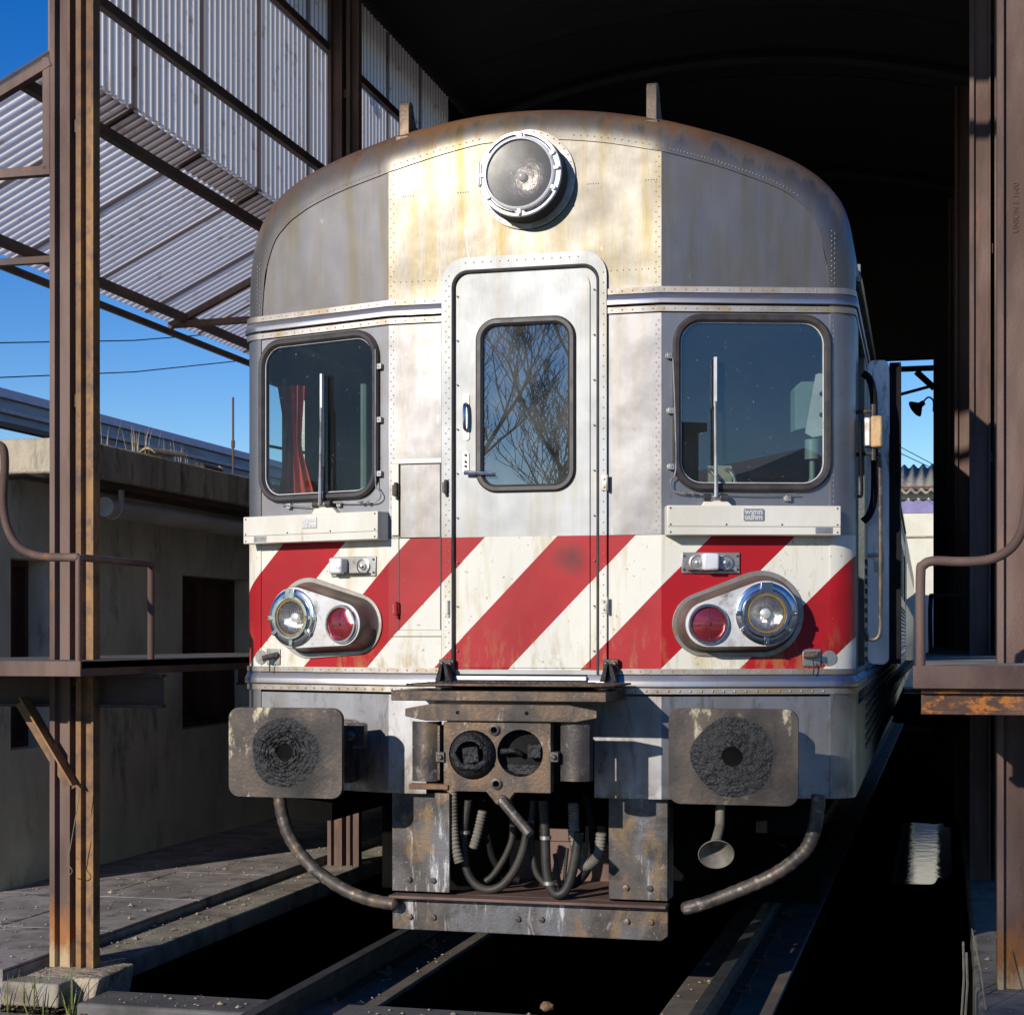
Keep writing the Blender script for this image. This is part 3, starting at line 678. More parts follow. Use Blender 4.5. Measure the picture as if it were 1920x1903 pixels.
# --- cab interior
b = MB(); b.box((-1.40,1.85,1.16), (1.40,1.90,3.5)); part(b, 'cab_back_wall', 'cab')
b = MB(); b.box((-1.40,.30,3.02), (1.40,1.85,3.06)); part(b, 'cab_ceiling', 'cab')
b = MB()
b.box((-.60,.05,1.16), (-.55,1.0,3.0)); part(b, 'vestibule_partition', 'cab')
b = MB(); b.box((.45,.05,1.16), (.40,1.0,3.0)); part(b, 'vestibule_partition', 'cab')
b = MB(); b.box((.62,.30,1.9), (1.36,.60,2.06)); desk = part(b, 'driver_desk', 'cab')
b = MB(); p0 = fl(1, 1325, 873, -.16); p1 = fl(1, 1372, 905, -.16)
b.box((p0[0], p1[1], -.22), (p1[0], p0[1], -.16), FM[1])
b.box((ax(1,.95), 2.10, -.20), (ax(1,1.30), 2.185, -.19), FM[1]); part(b, 'instrument_panel', 'cab_cream')
b = MB()
q0 = fl(1, 1405, 883, -.14); q1 = fl(1, 1495, 897, -.14); b.box((q0[0], q1[1], -.2), (q1[0], q0[1], -.13), FM[1])
for px_ in (1405, 1445, 1493):
    q = fl(1, px_, 897, -.13); b.box((q[0]-.006, 2.08, -.15), (q[0]+.006, q[1], -.13), FM[1])
part(b, 'dash_hood', 'black', desk)
b = MB()
for px_ in (1328, 1362):
    q = fl(1, px_, 880, -.15); b.tube([FM[1] @ Vector(v) for v in smooth_path([(q[0],q[1],-.16),(q[0]+.01,q[1]-.01,-.12),(q[0]+.03,q[1]-.05,-.11),(q[0]+.035,q[1]-.12,-.12)], 5)], .009, 8)
part(b, 'dash_cable', 'alu', desk)
# pale cabinet and bracket on the right of the cab
b = MB()
P = [fl(1, *p, -.22) for p in ((1489,730),(1500,717),(1528,716),(1528,800),(1489,808))]
b.plate(P[::-1], -.30, -.20, T=FM[1]); part(b, 'cabinet', 'cab_pale', bevel=.004)
b = MB(); P = [fl(1, *p, -.14) for p in ((1530,702),(1536,700),(1548,702),(1548,815),(1524,820),(1510,812))]
hl = [circ(*fl(1, 1541, y_, -.14), .012, 12) for y_ in (739, 778)]
b.plate(P[::-1], -.15, -.14, hl, FM[1]); part(b, 'bracket_plate', 'bright')
b = MB(); q = fl(1, 1523, 845, -.15)
b.lathe([(.001,.0),(.034,0),(.034,.085),(.03,.09),(.001,.09)], 20, FM[1] @ Matrix.Translation((q[0], q[1]-.04, -.15)) @ Matrix.Rotation(R(-90), 4, 'X'))
b.lathe([(.014,0),(.014,-.09),(.02,-.09),(.02,-.10),(.001,-.1)], 14, FM[1] @ Matrix.Translation((q[0], q[1]-.04, -.15)) @ Matrix.Rotation(R(-90), 4, 'X'))
part(b, 'motor_canister', 'cab_pale')
# left cab: curtain, poles
b = MB(); vs = []; fs = []
cx0 = fl(-1, 538, 702, -.25); cols, rows = 24, 16
for j in range(rows+1):
    tt = j/rows; z = 2.74-.66*tt
    wd = (.035+.05*abs(tt-.42)*2+(.05 if tt > .5 else 0)*(tt-.5)*2)
    cxx = on_y(545+12*tt, 800, .38).x
    for i in range(cols+1):
        s_ = i/cols; vs.append((cxx+(s_-.5)*wd*1.6, .36+.014*math.sin(s_*PI*7)+.05*s_, z))
for j in range(rows):
    for i in range(cols): fs.append((j*(cols+1)+i, j*(cols+1)+i+1, (j+1)*(cols+1)+i+1, (j+1)*(cols+1)+i))
b.add(vs, fs); cur = part(b, 'curtain', 'curtain', fixn=False)
b = MB(); xq = on_y(533, 800, .40).x; b.box((xq-.012,.40,2.05), (xq+.006,.415,2.78)); part(b, 'window_post', 'cab_cream')
b = MB(); b.tube([(-1.43,.42,2.46), (-1.0,.62,2.38)], .008, 6); part(b, 'grab_bar', 'black')
b = MB(); b.box((-.80,.55,1.2), (-.70,.60,2.75)); b.tube([(-.92,.5,1.9),(-.92,.5,2.75)], .02, 8); part(b, 'cab_conduit', 'cab')
for yy in (.9,):
    b = MB(); b.box((-.79,.9,1.2), (-.77,.93,2.5)); part(b, 'yellow_post', 'cab_cream')

# --- wipers, water pipes, clips
def wiper(sd, pts):
    piv, armtop, bl0, bl1 = pts
    A = Vector((*fl(sd, *piv, .05), .05)); B = Vector((*fl(sd, *armtop, .045), .045))
    U = Vector((*fl(sd, *bl0, .03), .03)); V = Vector((*fl(sd, *bl1, .03), .03)); F = FM[sd]
    m = MB(); m.tube([F @ A, F @ (A*.6+B*.4), F @ (A*.25+B*.75), F @ B], .007, 8, rad=[.010, .007, .006, .005]); w1 = part(m, 'wiper_arm', 'alu')
    m = MB(); m.box((-.006,-.0025,0),(.006,.0025,1)) 
    d = V-U; m = MB(); m.box((U.x-.006, U.y, .022), (U.x+.006, V.y, .040)); m2 = m
    m2.v = [tuple(F @ Vector(v)) for v in m2.v]; part(m2, 'wiper_blade', 'bright', w1)
    m = MB(); m.box((U.x-.003, U.y-.19 if sd < 0 else U.y-.0, .008), (U.x+.003, V.y, .022)); m.v = [tuple(F @ Vector(v)) for v in m.v]; part(m, 'wiper_rubber', 'rubber', w1)
    # spindle housing
    m = MB(); m.tube([F @ (A+Vector((-.045,0,-.02))), F @ (A+Vector((.045,0,-.02)))], .013, 12); part(m, 'wiper_spindle', 'alu', w1)
    m = MB()
    for q in (-1, 1): m.tube([F @ (A+Vector((q*.022,0,-.02))), F @ (A+Vector((q*.052,0,-.02)))], .017, 12)
    part(m, 'spindle_boot', 'rubber', w1)
    m = MB(); m.plate([(A.x-.07, A.y-.05),(A.x+.09, A.y-.05),(A.x+.05, A.y-.012),(A.x-.045, A.y-.012)], .0, .03, T=F); part(m, 'spindle_bracket', 'white', w1, bevel=.003)
wiper(-1, ((600,945),(602,765),(604,875),(607,701)))
wiper(1, ((1343,932),(1341,752),(1341,762),(1341,670)))
m = MB(); U = fl(1, 1341, 670, .03); U2 = fl(1, 1341, 762, .03)
def clip(sd, px_, py_, vertical=True):
    q = fl(sd, px_, py_, .012); m = MB(); T = FM[sd] @ Matrix.Translation((q[0], q[1], 0))
    m.box((-.012,-.013,0),(.012,.013,.016), T); m.box((-.018,-.010,0),(-.012,.010,.004), T)
    m.lathe([(.001,.020),(.004,.020),(.004,.016)], 8, T); return part(m, 'pipe_clip', 'alu', bevel=.0015)
for p in ((711,687),(711,787),(711,888),(635,945),(541,949)): clip(-1, *p)
for p in ((1256,667),(1258,770),(1259,875),(1478,934)): clip(1, *p)
def fpipe(sd, pts, r, name='washer_pipe', mat='alu', off=.02, T=None):
    P = [FM[sd] @ Vector((*fl(sd, p[0], p[1], p[2] if len(p) > 2 else off), p[2] if len(p) > 2 else off)) for p in pts]
    m = MB(); m.tube(smooth_path(P, 6), r, 7); return part(m, name, mat)
fpipe(-1, [(704,655),(704,760),(704,900),(708,915),(714,928),(708,938),(690,942),(620,942)], .0032)
fpipe(-1, [(524,945),(545,948),(580,950)], .003)
fpipe(1, [(1262,672),(1266,780),(1267,880),(1258,900),(1259,915),(1270,923),(1300,925),(1335,926)], .0032)
fpipe(1, [(1355,925),(1420,927),(1498,926)], .003)
for sd, p in ((-1, (690,942)), (-1,(678,942)), (1,(1284,923)), (1,(1300,924))):
    q = fl(sd, *p, .02); m = MB(); T = FM[sd] @ Matrix.Translation((q[0], q[1], .02)); m.tube([T @ Vector((-.008,0,0)), T @ Vector((.008,0,0))], .008, 6); part(m, 'pipe_union', 'alu', smooth=0)

# --- wiper motor boxes with nameplates
for sd, (pa, pb), plt, info in ((-1, ((456,970),(708,1010)), (580,981), (488,1005)), (1, ((1251,950),(1577,996)), (1413,964), (1545,991))):
    D = .085
    a0 = fl(sd, pa[0], pa[1], D); a1 = fl(sd, pb[0], pb[1], D)
    z1 = a0[1] if sd < 0 else fl(1, 1400, 948, D)[1]; z0 = a1[1] if sd > 0 else fl(-1, 720, 1006, D)[1]
    z0, z1 = 1.955, 2.083
    m = MB(); m.box((a0[0], z0, -.002), (a1[0], z1, D), FM[sd]); bx = part(m, 'wiper_motor_box', 'white', bevel=.004)
    m = MB(); m.box((a0[0]+.002, z0+.036, D), (a1[0]-.002, z0+.038, D+.0012), FM[sd]); part(m, 'box_seam', 'ink', bx)
    m = MB()
    for fx_ in (.02, .34, .66, .98):
        for zz in ((z0+.045,) if .1 < fx_ < .9 else (z0+.012, z0+.045, z1-.012)):
            m.disc(.0045, 0, 8, FM[sd] @ Matrix.Translation((a0[0]*(1-fx_)+a1[0]*fx_, zz, D+.0005)), .003, 2)
    part(m, 'box_screws', 'iron', bx, kind='stuff', fixn=False)
    q = fl(sd, *plt, D); zc = z1-.040
    m = MB(); m.plate(rrect(q[0]-.045, q[0]+.045, zc-.026, zc+.026, .006, 4), D, D+.005, T=FM[sd]); np_ = part(m, 'nameplate', 'alu' if sd > 0 else 'white', bx, bevel=.001)
    text_mesh('wynn', .036, FM[sd] @ Matrix.Translation((q[0], zc+.0125, D+.006)), 'nameplate_lettering', 'text', bx, .0012, 1.0, .0012)
    text_mesh('uuhm', .036, FM[sd] @ Matrix.Translation((q[0], zc-.0115, D+.006)), 'nameplate_lettering', 'text', bx, .0012, .95, .0012)
    q = fl(sd, *info, D); m = MB(); m.box((q[0]-.038, z0+.006, D), (q[0]+.038, z0+.034, D+.0015), FM[sd]); part(m, 'data_plate', 'alu', bx)
    m = MB()
    for r_ in range(3):
        xx = q[0]-.032
        while xx < q[0]+.030:
            l_ = random.uniform(.004,.010); m.box((xx, z0+.012+r_*.0065, D+.0015), (xx+l_, z0+.0145+r_*.0065, D+.0019), FM[sd]); xx += l_+.003
    part(m, 'data_plate_print', 'ink', bx, kind='stuff')

# --- centre door
dp = MB()
DX0, DX1, DZ0, DZ1 = -.325, .355, 1.345, 3.165
def door_outline(g=0, zb=None): 
    P = rrect(DX0-g, DX1+g, DZ0-.4, DZ1+g, .075+max(g,0), 8); zb = DZ0 if zb is None else zb
    P = [p for p in P if p[1] > zb+.05]
    return [(DX1+g, zb)]+P+[(DX0-g, zb)]
DWIN = rrect(-.200, .235, 2.172, 2.930, .085, 8)
dw_in = rrect(-.192, .227, 2.180, 2.922, .08, 8)
dp.plate(door_outline(-.012), -.02, -.003, [dw_in], FM[0]); door = part(dp, 'door', 'door', smooth=0)
# inner raised leaf
dp = MB(); P = rrect(DX0+.05, DX1-.045, DZ0-.3, DZ1-.035, .06, 6); P = [p for p in P if p[1] > 1.5]
dp.plate([(DX1-.045, DZ0+.03)]+P+[(DX0+.05, DZ0+.03)], -.003, .004, [dw_in], FM[0]); part(dp, 'door_leaf', 'door', door, smooth=0)
# frame
fr = MB(); outer = rrect(-.372, .388, DZ0-.5, 3.222, .11, 8); outer = [p for p in outer if p[1] > 1.5]; inner = door_outline(0)
poly = [(.388, DZ0)]+outer+[(-.372, DZ0)] + [(DX0, DZ0)]+[p for p in inner if p[1] > 1.5][::-1]+[(DX1, DZ0)]
fr.plate(poly, -.02, .012, T=FM[0]); dfm = part(fr, 'door_frame', 'door', smooth=0, bevel=.002)
sl = MB()   # dark rubber seal round the door
P = [(DX1-.006, DZ0)]+[p for p in rrect(DX0+.006, DX1-.006, DZ0-.4, DZ1-.006, .07, 8) if p[1] > 1.5]+[(DX0+.006, DZ0)]
sl.tube([FM[0] @ Vector((p[0], p[1], .002)) for p in P], .009, 8); part(sl, 'door_seal', 'rubber')
# black strip drawn as the deep shadow gap on the hinge side
g_ = MB(); g_.box((DX0-.008, DZ0, -.004), (DX0+.012, DZ1-.07, .010), FM[0]); part(g_, 'door_gap_shade', 'black')
# door window
o = MB(); prof = [(-.022,-.01),(-.022,.012),(-.012,.022),(.004,.022),(.012,.012),(.012,-.01)]; path = []; N = len(DWIN)
for i in range(N):
    t = Vector((DWIN[(i+1) % N][0]-DWIN[i-1][0], DWIN[(i+1) % N][1]-DWIN[i-1][1])).normalized()
    path.append((FM[0] @ Vector((*DWIN[i], 0)), FM[0].to_3x3() @ Vector((t.y, -t.x, 0)), Vector((0,-1,0))))
o.sweep(path, prof, closed=True); part(o, 'door_window_rubber', 'rubber', door, smooth=40)
o = MB(); o.plate(rrect(-.19,.225,2.182,2.92,.075,8), -.006, -.001, T=FM[0]); part(o, 'door_window_glass', 'glass_door', door, smooth=0)
o = MB(); o.box((-.24,.10,2.1),(.27,.11,3.0)); part(o, 'door_dark_backing', 'black')  # black backing added so the space behind the door glass stays dark
# grab handle, lock and lever
q = fl(0, 874, 782, .01)
m = MB(); m.plate(rrect(q[0]-.014, q[0]+.014, q[1]-.105, q[1]+.105, .013, 5), .004, .010, T=FM[0]); part(m, 'handle_plate', 'alu', door, bevel=.001)
m = MB(); m.tube([FM[0] @ Vector(v) for v in smooth_path([(q[0],q[1]-.06,.01),(q[0]+.0,q[1]-.05,.035),(q[0],q[1],.042),(q[0],q[1]+.05,.035),(q[0],q[1]+.06,.01)], 5)], .008, 8); part(m, 'grab_handle', 'chrome', door)
q = fl(0, 873, 865, .01); m = MB(); m.plate(rrect(q[0]-.014, q[0]+.014, q[1]-.05, q[1]+.045, .012, 5), .004, .010, T=FM[0]); part(m, 'lock_plate', 'alu', door)
m = MB()
for dz in (.028, -.002, -.022): m.lathe([(.001,.016),(.006,.016),(.007,.010)], 10, FM[0] @ Matrix.Translation((q[0], q[1]+dz, 0)))
part(m, 'lock_bolt', 'iron', door)
q = fl(0, 876, 886, .03); m = MB(); m.tube([FM[0] @ Vector(v) for v in ((q[0]-.012,q[1],.03),(q[0]+.03,q[1]-.002,.034),(q[0]+.115,q[1]-.006,.036))], .01, 10, rad=[.011,.009,.008]); m.tube([FM[0] @ Vector((q[0],q[1],0)), FM[0] @ Vector((q[0],q[1],.034))], .009, 10); part(m, 'door_lever', 'chrome', door)
P = []; Nn = []
for i in range(38): P.append(Vector((-.352, -.0125, 1.42+i*.046))); P.append(Vector((.374, -.0125, 1.42+i*.046))); P.append(Vector((-.349+.012, -.0125, 1.44+i*.046*1.0)));
for i in range(14): P.append(Vector((-.26+i*.04, -.0125, 3.197)))
rivets('frame_rivets', P, [nc]*len(P), .0035, None)
P = [Vector((x_, -.0045, 1.45+i*.20)) for i in range(9) for x_ in (-.30, .33)]
rivets('door_screws', P, [nc]*len(P), .0045, door)
for py_ in (905, 1135):
    q = fl(0, 1133, py_, .02); m = MB(); T = FM[0] @ Matrix.Translation((q[0], q[1], .012))
    m.box((-.014,-.034,0),(.010,.034,.006), T); m.tube([T @ Vector((.013,-.036,.008)), T @ Vector((.013,.036,.008))], .006, 8)
    for dz in (-.018, .018): m.lathe([(.001,.012),(.006,.012),(.006,.006)], 8, T @ Matrix.Translation((-.003,dz,0)))
    part(m, 'hinge', 'alu', door, bevel=.001)
# sill bars under the door
m = MB(); m.box((-.30,1.318,.012),(.30,1.338,.03), FM[0]); part(m, 'door_sill', 'bright', None, bevel=.003)
m = MB(); m.box((-.31,1.285,.01),(.34,1.314,.06), FM[0]); part(m, 'sill_bar', 'iron', None, bevel=.003)

# --- side hatch left of the door
h = MB(); h.box((-.578,1.545,-.004),(-.382,1.9595,.0015), FM[0]); hatch = part(h, 'hatch', 'door', smooth=0)
h = MB(); h.box((-.570,1.964,-.004),(-.382,2.296,.0025), FM[0]); part(h, 'hatch_door', 'body', hatch, smooth=0, bevel=.001)
h = MB(); h.box((-.612,1.975,-.004),(-.578,2.322,.006), FM[0]); h.box((-.612,2.300,-.004),(-.374,2.323,.008), FM[0]); part(h, 'hatch_frame', 'white', hatch, bevel=.002)
h = MB(); h.box((-.612,1.515,-.004),(-.374,1.541,.006), FM[0]); part(h, 'hatch_frame', 'door', hatch, bevel=.002)
h = MB(); h.box((-.5795,1.545,.001),(-.5765,2.298,.004), FM[0]); h.box((-.381,1.545,.001),(-.378,2.298,.0045), FM[0]); part(h, 'hatch_gap', 'rubber', hatch)
for px_, py_, mt in ((742,917,'iron'),(836,912,'iron'),(742,1140,'redpaint'),(838,1138,'white')):
    if mt == 'redpaint' and 'redpaint' not in MT: MT['redpaint'] = M('chipped_red_paint', (.38,.012,.015), (.26,.01,.012), 6, (.3,.5), c3=(.12,.06,.05), thr3=(.62,.7), scale3=40)
    q = fl(0, px_, py_, .02); m = MB(); T = FM[0] @ Matrix.Translation((q[0], q[1], 0))
    m.box((-.020,-.028,.004),(.014,.020,.014), T); m.tube([T @ Vector((.0,-.034,.018)), T @ Vector((0,.03,.018))], .009, 10); m.tube([T @ Vector((.004,-.046,.012)), T @ Vector((.004,-.034,.014))], .008, 8)
    part(m, 'hatch_latch', mt, hatch, bevel=.002)

# --- jumper brackets above the lamps
for sd, c_ in ((-1, (661,1062)), (1, (1333,1055))):
    q = fl(sd, *c_, .01); T = FM[sd] @ Matrix.Translation((q[0], q[1], 0))
    m = MB(); m.box((-.128,-.046,0),(.128,.046,.006), T); br = part(m, 'socket_plate', 'alu', bevel=.002)
    bx_ = -.062 if sd < 0 else -.005
    m = MB(); m.box((bx_-.038,-.034,.006),(bx_+.034,.040,.062), T); part(m, 'socket_cover', 'bright', br, bevel=.009)
    for xx in (-.062, .062):
        m = MB(); m.lathe([(.036,.006),(.036,.016),(.030,.018),(.028,.012),(.018,.012),(.018,.022),(.010,.022),(.010,.034),(.005,.036),(.001,.036)], 20, T @ Matrix.Translation((xx,0,0)))
        part(m, 'socket', 'alu', br)
    m = MB(); m.box((-.100,-.036,.006),(.100,-.030,.03), T); part(m, 'socket_ledge', 'iron', br, bevel=.002)
    m = MB()
    for xx in (-.118, .118):
        for zz in (-.03, .03): m.lathe([(.001,.010),(.006,.010),(.006,.006)], 6, T @ Matrix.Translation((xx,zz,0)))
    part(m, 'plate_bolts', 'iron', br, kind='stuff')

# --- lamp housings
for sd in (-1, 1):
    s_ = sd
    big = (s_*.470, 1.612); small = (s_*.188, 1.570)
    if sd < 0: big = tuple(fl(-1, 547, 1158, .13)); small = tuple(fl(-1, 641, 1170, .12))
    else: big = tuple(fl(1, 1437, 1150, .13)); small = tuple(fl(1, 1328, 1170, .12))
    m = MB(); m.plate(hull2(big, .190, small, .140), -.003, .006, T=FM[sd]); hs = part(m, 'lamp_flange', 'strip', bevel=.0015)
    m = MB(); sup = lambda R1, R2, c: [((big if big[0]*math.cos(t)+big[1]*math.sin(t)+R1 > small[0]*math.cos(t)+small[1]*math.sin(t)+R2 else small)[0]+(R1 if big[0]*math.cos(t)+big[1]*math.sin(t)+R1 > small[0]*math.cos(t)+small[1]*math.sin(t)+R2 else R2)*math.cos(t), (big if big[0]*math.cos(t)+big[1]*math.sin(t)+R1 > small[0]*math.cos(t)+small[1]*math.sin(t)+R2 else small)[1]+(R1 if big[0]*math.cos(t)+big[1]*math.sin(t)+R1 > small[0]*math.cos(t)+small[1]*math.sin(t)+R2 else R2)*math.sin(t), c) for t in [2*PI*k/96 for k in range(96)]]
    L_ = [sup(.172,.128,.004), sup(.160,.116,.012), sup(.150,.106,.06), sup(.146,.102,.108), sup(.142,.098,.115)]
    m.add([p for l in L_ for p in l], [(j*96+k, j*96+(k+1) % 96, (j+1)*96+(k+1) % 96, (j+1)*96+k) for j in range(4) for k in range(96)], FM[sd]); part(m, 'lamp_housing', 'housing_side', hs, smooth=50)
    m = MB(); m.plate(hull2(big, .142, small, .098), .110, .1165, [circ(*big, .100, 40)], FM[sd]); part(m, 'lamp_front_plate', 'lampgrey', hs, smooth=0, bevel=.002)
    Tb = FM[sd] @ Matrix.Translation((*big, .115)); Ts = FM[sd] @ Matrix.Translation((*small, .115))
    m = MB(); m.lathe([(.134,0),(.134,.012),(.128,.017),(.108,.017),(.104,.010)], 56, Tb); part(m, 'headlight_ring', 'chrome', hs, smooth=40)
    m = MB(); m.lathe([(.106,.004),(.106,.022),(.100,.030),(.088,.030),(.083,.022),(.083,.008)], 56, Tb); part(m, 'headlight_rim', 'chrome', hs, smooth=40)
    MT.setdefault('amber_seal', M('aged_amber_seal', (.40,.22,.05), None, 10, (.5,.6)))
    m = MB(); m.lathe([(.083,.018),(.083,.024),(.079,.024),(.079,.016)], 48, Tb); part(m, 'headlight_seal', 'amber_seal', hs)
    m = MB(); m.disc(.080, .014, 40, Tb, .012, 5); part(m, 'headlight_lens', 'lens', hs, fixn=False)
    m = MB(); m.lathe([(.081,.012)]+[(.081*math.cos(a_), .012-.055*math.sin(a_)) for a_ in [R(8*i) for i in range(1, 11)]]+[(.001,-.044)], 40, Tb); part(m, 'headlight_reflector', 'reflector', hs, fixn=False)
    m = MB(); m.lathe([(.022,-.02),(.022,-.004),(.014,0),(.001,.002)], 20, Tb); part(m, 'headlight_bulb', 'bright', hs)
    m = MB()
    for a_ in (90, 0, 180, 215, 325, 270):
        Tr = Tb @ Matrix.Rotation(R(a_), 4, 'Z') @ Matrix.Translation((.112,0,0)); wd = .026 if a_ == 90 else .010
        m.box((-.022,-wd,.014),(.022,wd,.032 if a_ == 90 else .026), Tr); m.lathe([(.001,.034),(.004,.034),(.004,.026)], 6, Tr @ Matrix.Translation((.014,0,-.004)))
    part(m, 'headlight_clips', 'chrome', hs, bevel=.0015)
    m = MB(); m.lathe([(.088,0),(.088,.016),(.084,.022),(.076,.022),(.073,.014),(.073,.006)], 48, Ts); part(m, 'tail_light_rim', 'chrome', hs, smooth=40)
    m = MB(); m.disc(.074, .008, 44, Ts, .016, 7); part(m, 'tail_light_lens', 'redlens', hs, fixn=False)
    m = MB(); 
    for a_ in (0, 90): m.box((-.066,-.0008,.0225),(.066,.0008,.0235), Ts @ Matrix.Rotation(R(a_+4), 4, 'Z') @ Matrix.Scale(1, 4))
    m.lathe([(.040,.0165),(.040,.0178),(.0385,.0178),(.0385,.0165)], 32, Ts); m.lathe([(.001,.030),(.006,.030),(.006,.02)], 10, Ts)
    part(m, 'lens_marks', 'iron', hs)
# small lamp irons on plates at the lower corners
for sd, c_ in ((-1, (512,1232)), (1, (1522,1234))):
    q = fl(sd, *c_, .005); T = FM[sd] @ Matrix.Translation((q[0], q[1], 0))
    m = MB(); m.box((-.04,-.036,0),(.04,.04,.005), T); pl = part(m, 'lamp_iron_plate', 'alu', bevel=.002)
    m = MB(); d_ = 1 if sd > 0 else -1
    m.tube([T @ Vector((.03*-d_,.012,.008)), T @ Vector((.02*d_,-.006 if sd < 0 else .018,.06)), ], .014, 12); part(m, 'lamp_iron_pipe', 'pipe', pl)
    m = MB(); m.tube([T @ Vector((0,-.01,.03)), T @ Vector((.004,-.04,.035)), T @ Vector((0,-.07,.03))], .003, 6); part(m, 'lamp_iron_chain', 'iron', pl)
    m = MB(); m.lathe([(.001,.004),(.034,.004),(.034,0)], 24, FM[sd] @ Matrix.Translation((q[0]+.078*(1 if sd > 0 else -1), q[1]+.0, -.001))); part(m, 'blanking_disc', 'alu', pl)

# --- roof headlamp
Tl = Matrix.Translation((LAMP_C[0], 0, LAMP_C[1])) @ Matrix.Rotation(R(90), 4, 'X') @ Matrix.Diagonal((1, 1, .76, 1))
base = fl(0, 986, 335, .005)
Tf = Matrix.Translation((base[0]+.004, 0, base[1]-.005)) @ Matrix.Rotation(R(90), 4, 'X')
m = MB(); m.lathe([(.222,-.02),(.222,.006),(.205,.008),(.17,.008)], 64, Tf); fg = part(m, 'roof_lamp_flange', 'strip', smooth=40)
P = [Tf @ Vector((.212*math.cos(2*PI*k/40), .212*math.sin(2*PI*k/40), .008)) for k in range(40)]; rivets('flange_rivets', P, [nc]*40, .0035, fg)
m = MB(); m.lathe([(.205,.0),(.195,.012),(.190,.10),(.186,.135)], 64, Tl); part(m, 'roof_lamp_body', 'lampbody' if 'lampbody' in MT else 'iron', fg, smooth=50)
m = MB(); m.lathe([(.188,.118),(.190,.140),(.186,.148),(.160,.150),(.158,.140)], 64, Tl); part(m, 'roof_lamp_ring', 'bright', fg, smooth=40)
m = MB(); m.lathe([(.161,.128),(.163,.158),(.158,.166),(.150,.168),(.147,.160),(.147,.150)], 64, Tl); part(m, 'roof_lamp_rim', 'bright', fg, smooth=40)
m = MB(); m.disc(.148, .152, 48, Tl, .004, 6); part(m, 'roof_lamp_glass', 'dusty_lens', fg, fixn=False)
m = MB(); m.lathe([(.149,.149)]+[(.149*math.cos(a_), .149-.075*math.sin(a_)) for a_ in [R(8*i) for i in range(1, 11)]]+[(.001,.073)], 48, Tl); part(m, 'roof_lamp_reflector', 'dust_refl', fg, fixn=False)
m = MB(); m.lathe([(.02,.08),(.02,.10),(.012,.106),(.001,.107)], 20, Tl); part(m, 'roof_lamp_bulb', 'bright', fg)
m = MB()
for a_ in (88, 28, 5, 335, 270, 215, 180, 150):
    Tr = Tl @ Matrix.Rotation(R(a_), 4, 'Z') @ Matrix.Translation((.174,0,.148)); m.lathe([(.010,0),(.010,.012),(.006,.018),(.001,.018)], 12, Tr); m.box((-.022,-.007,.0),(0,.007,.016), Tr)
part(m, 'roof_lamp_clips', 'bright', fg, kind='stuff')
for a0_, a1_ in ((95, 145), (35, 82), (220, 264), (278, 330)):
    m = MB(); m.tube([Tl @ Vector((.170*math.cos(R(a0_+(a1_-a0_)*i/8)), .170*math.sin(R(a0_+(a1_-a0_)*i/8)), .158)) for i in range(9)], .003, 6); part(m, 'roof_lamp_wire', 'iron', fg)
m = MB(); Tr = Tl @ Matrix.Rotation(R(180), 4, 'Z'); m.box((.172,-.055,.135),(.192,.04,.160), Tr); m.tube([Tr @ Vector((.182,-.06,.158)), Tr @ Vector((.182,.045,.158))], .007, 8)
part(m, 'roof_lamp_hinge', 'bright', fg, bevel=.0015)

# --- lifting lugs on the roof
for (pa, pt) in (((760,258),(762,192)), ((1224,228),(1222,156))):
    A = on_y(pa[0], pa[1], .10); B = on_y(pt[0], pt[1], .10)
    h_ = B.z-A.z+.02
    P = [(0,-.02),(0,h_-.03),(.012,h_-.008),(.035,h_),(.06,h_-.008),(.08,h_-.04),(.11,h_*.5),(.17,h_*.22),(.26,-.02)]
    m = MB(); T = Matrix(((0,0,1,A.x-.012),(1,0,0,.10),(0,1,0,A.z-.01),(0,0,0,1)))
    m.plate(P, -.018, .030, [circ(.055, h_*.62, .010, 12)], T); lug = part(m, 'lifting_lug', 'iron_brown', bevel=.003)
    m = MB(); m.box((A.x-.035,.06,A.z-.035),(A.x+.03,.26,A.z-.002)); part(m, 'lug_foot', 'iron_brown', lug, bevel=.004)

# --- coupler group
YC = -.43
def box_px(px0, py0, px1, py1, y, dy, name, mat, parent=None, bevel=.004):
    a = on_y(px0, py0, y); b_ = on_y(px1, py1, y); m = MB(); m.box((a.x, y, a.z), (b_.x, y+dy, b_.z)); return part(m, name, mat, parent, bevel=bevel)
cp = box_px(733, 1294, 1137, 1317, YC, .42, 'gangway_beam', 'iron_brown')
a = on_y(757, 1283, YC+.03); b_ = on_y(1170, 1283, YC+.10)
m = MB(); P = [(a.x,YC+.06),(a.x+.05,YC+.01),(b_.x-.12,YC-.005),(b_.x-.03,YC+.03),(b_.x-.02,-.05),(a.x,-.05)]
T = Matrix.Translation((0,0,0)); m.plate(P, 1.303, 1.312); part(m, 'tread_plate', 'iron_brown', cp, bevel=.002)
m = MB()
for i in range(26):
    for j in range(9):
        x_ = a.x+.06+i*.031; y_ = YC+.03+j*.037; s2 = .008
        m.box((-s2,-.0018,0),(s2,.0018,.002), Matrix.Translation((x_, y_, 1.312)) @ Matrix.Rotation(R(45 if (i+j) % 2 else -45), 4, 'Z'))
part(m, 'tread_pattern', 'iron_brown', cp, kind='stuff')
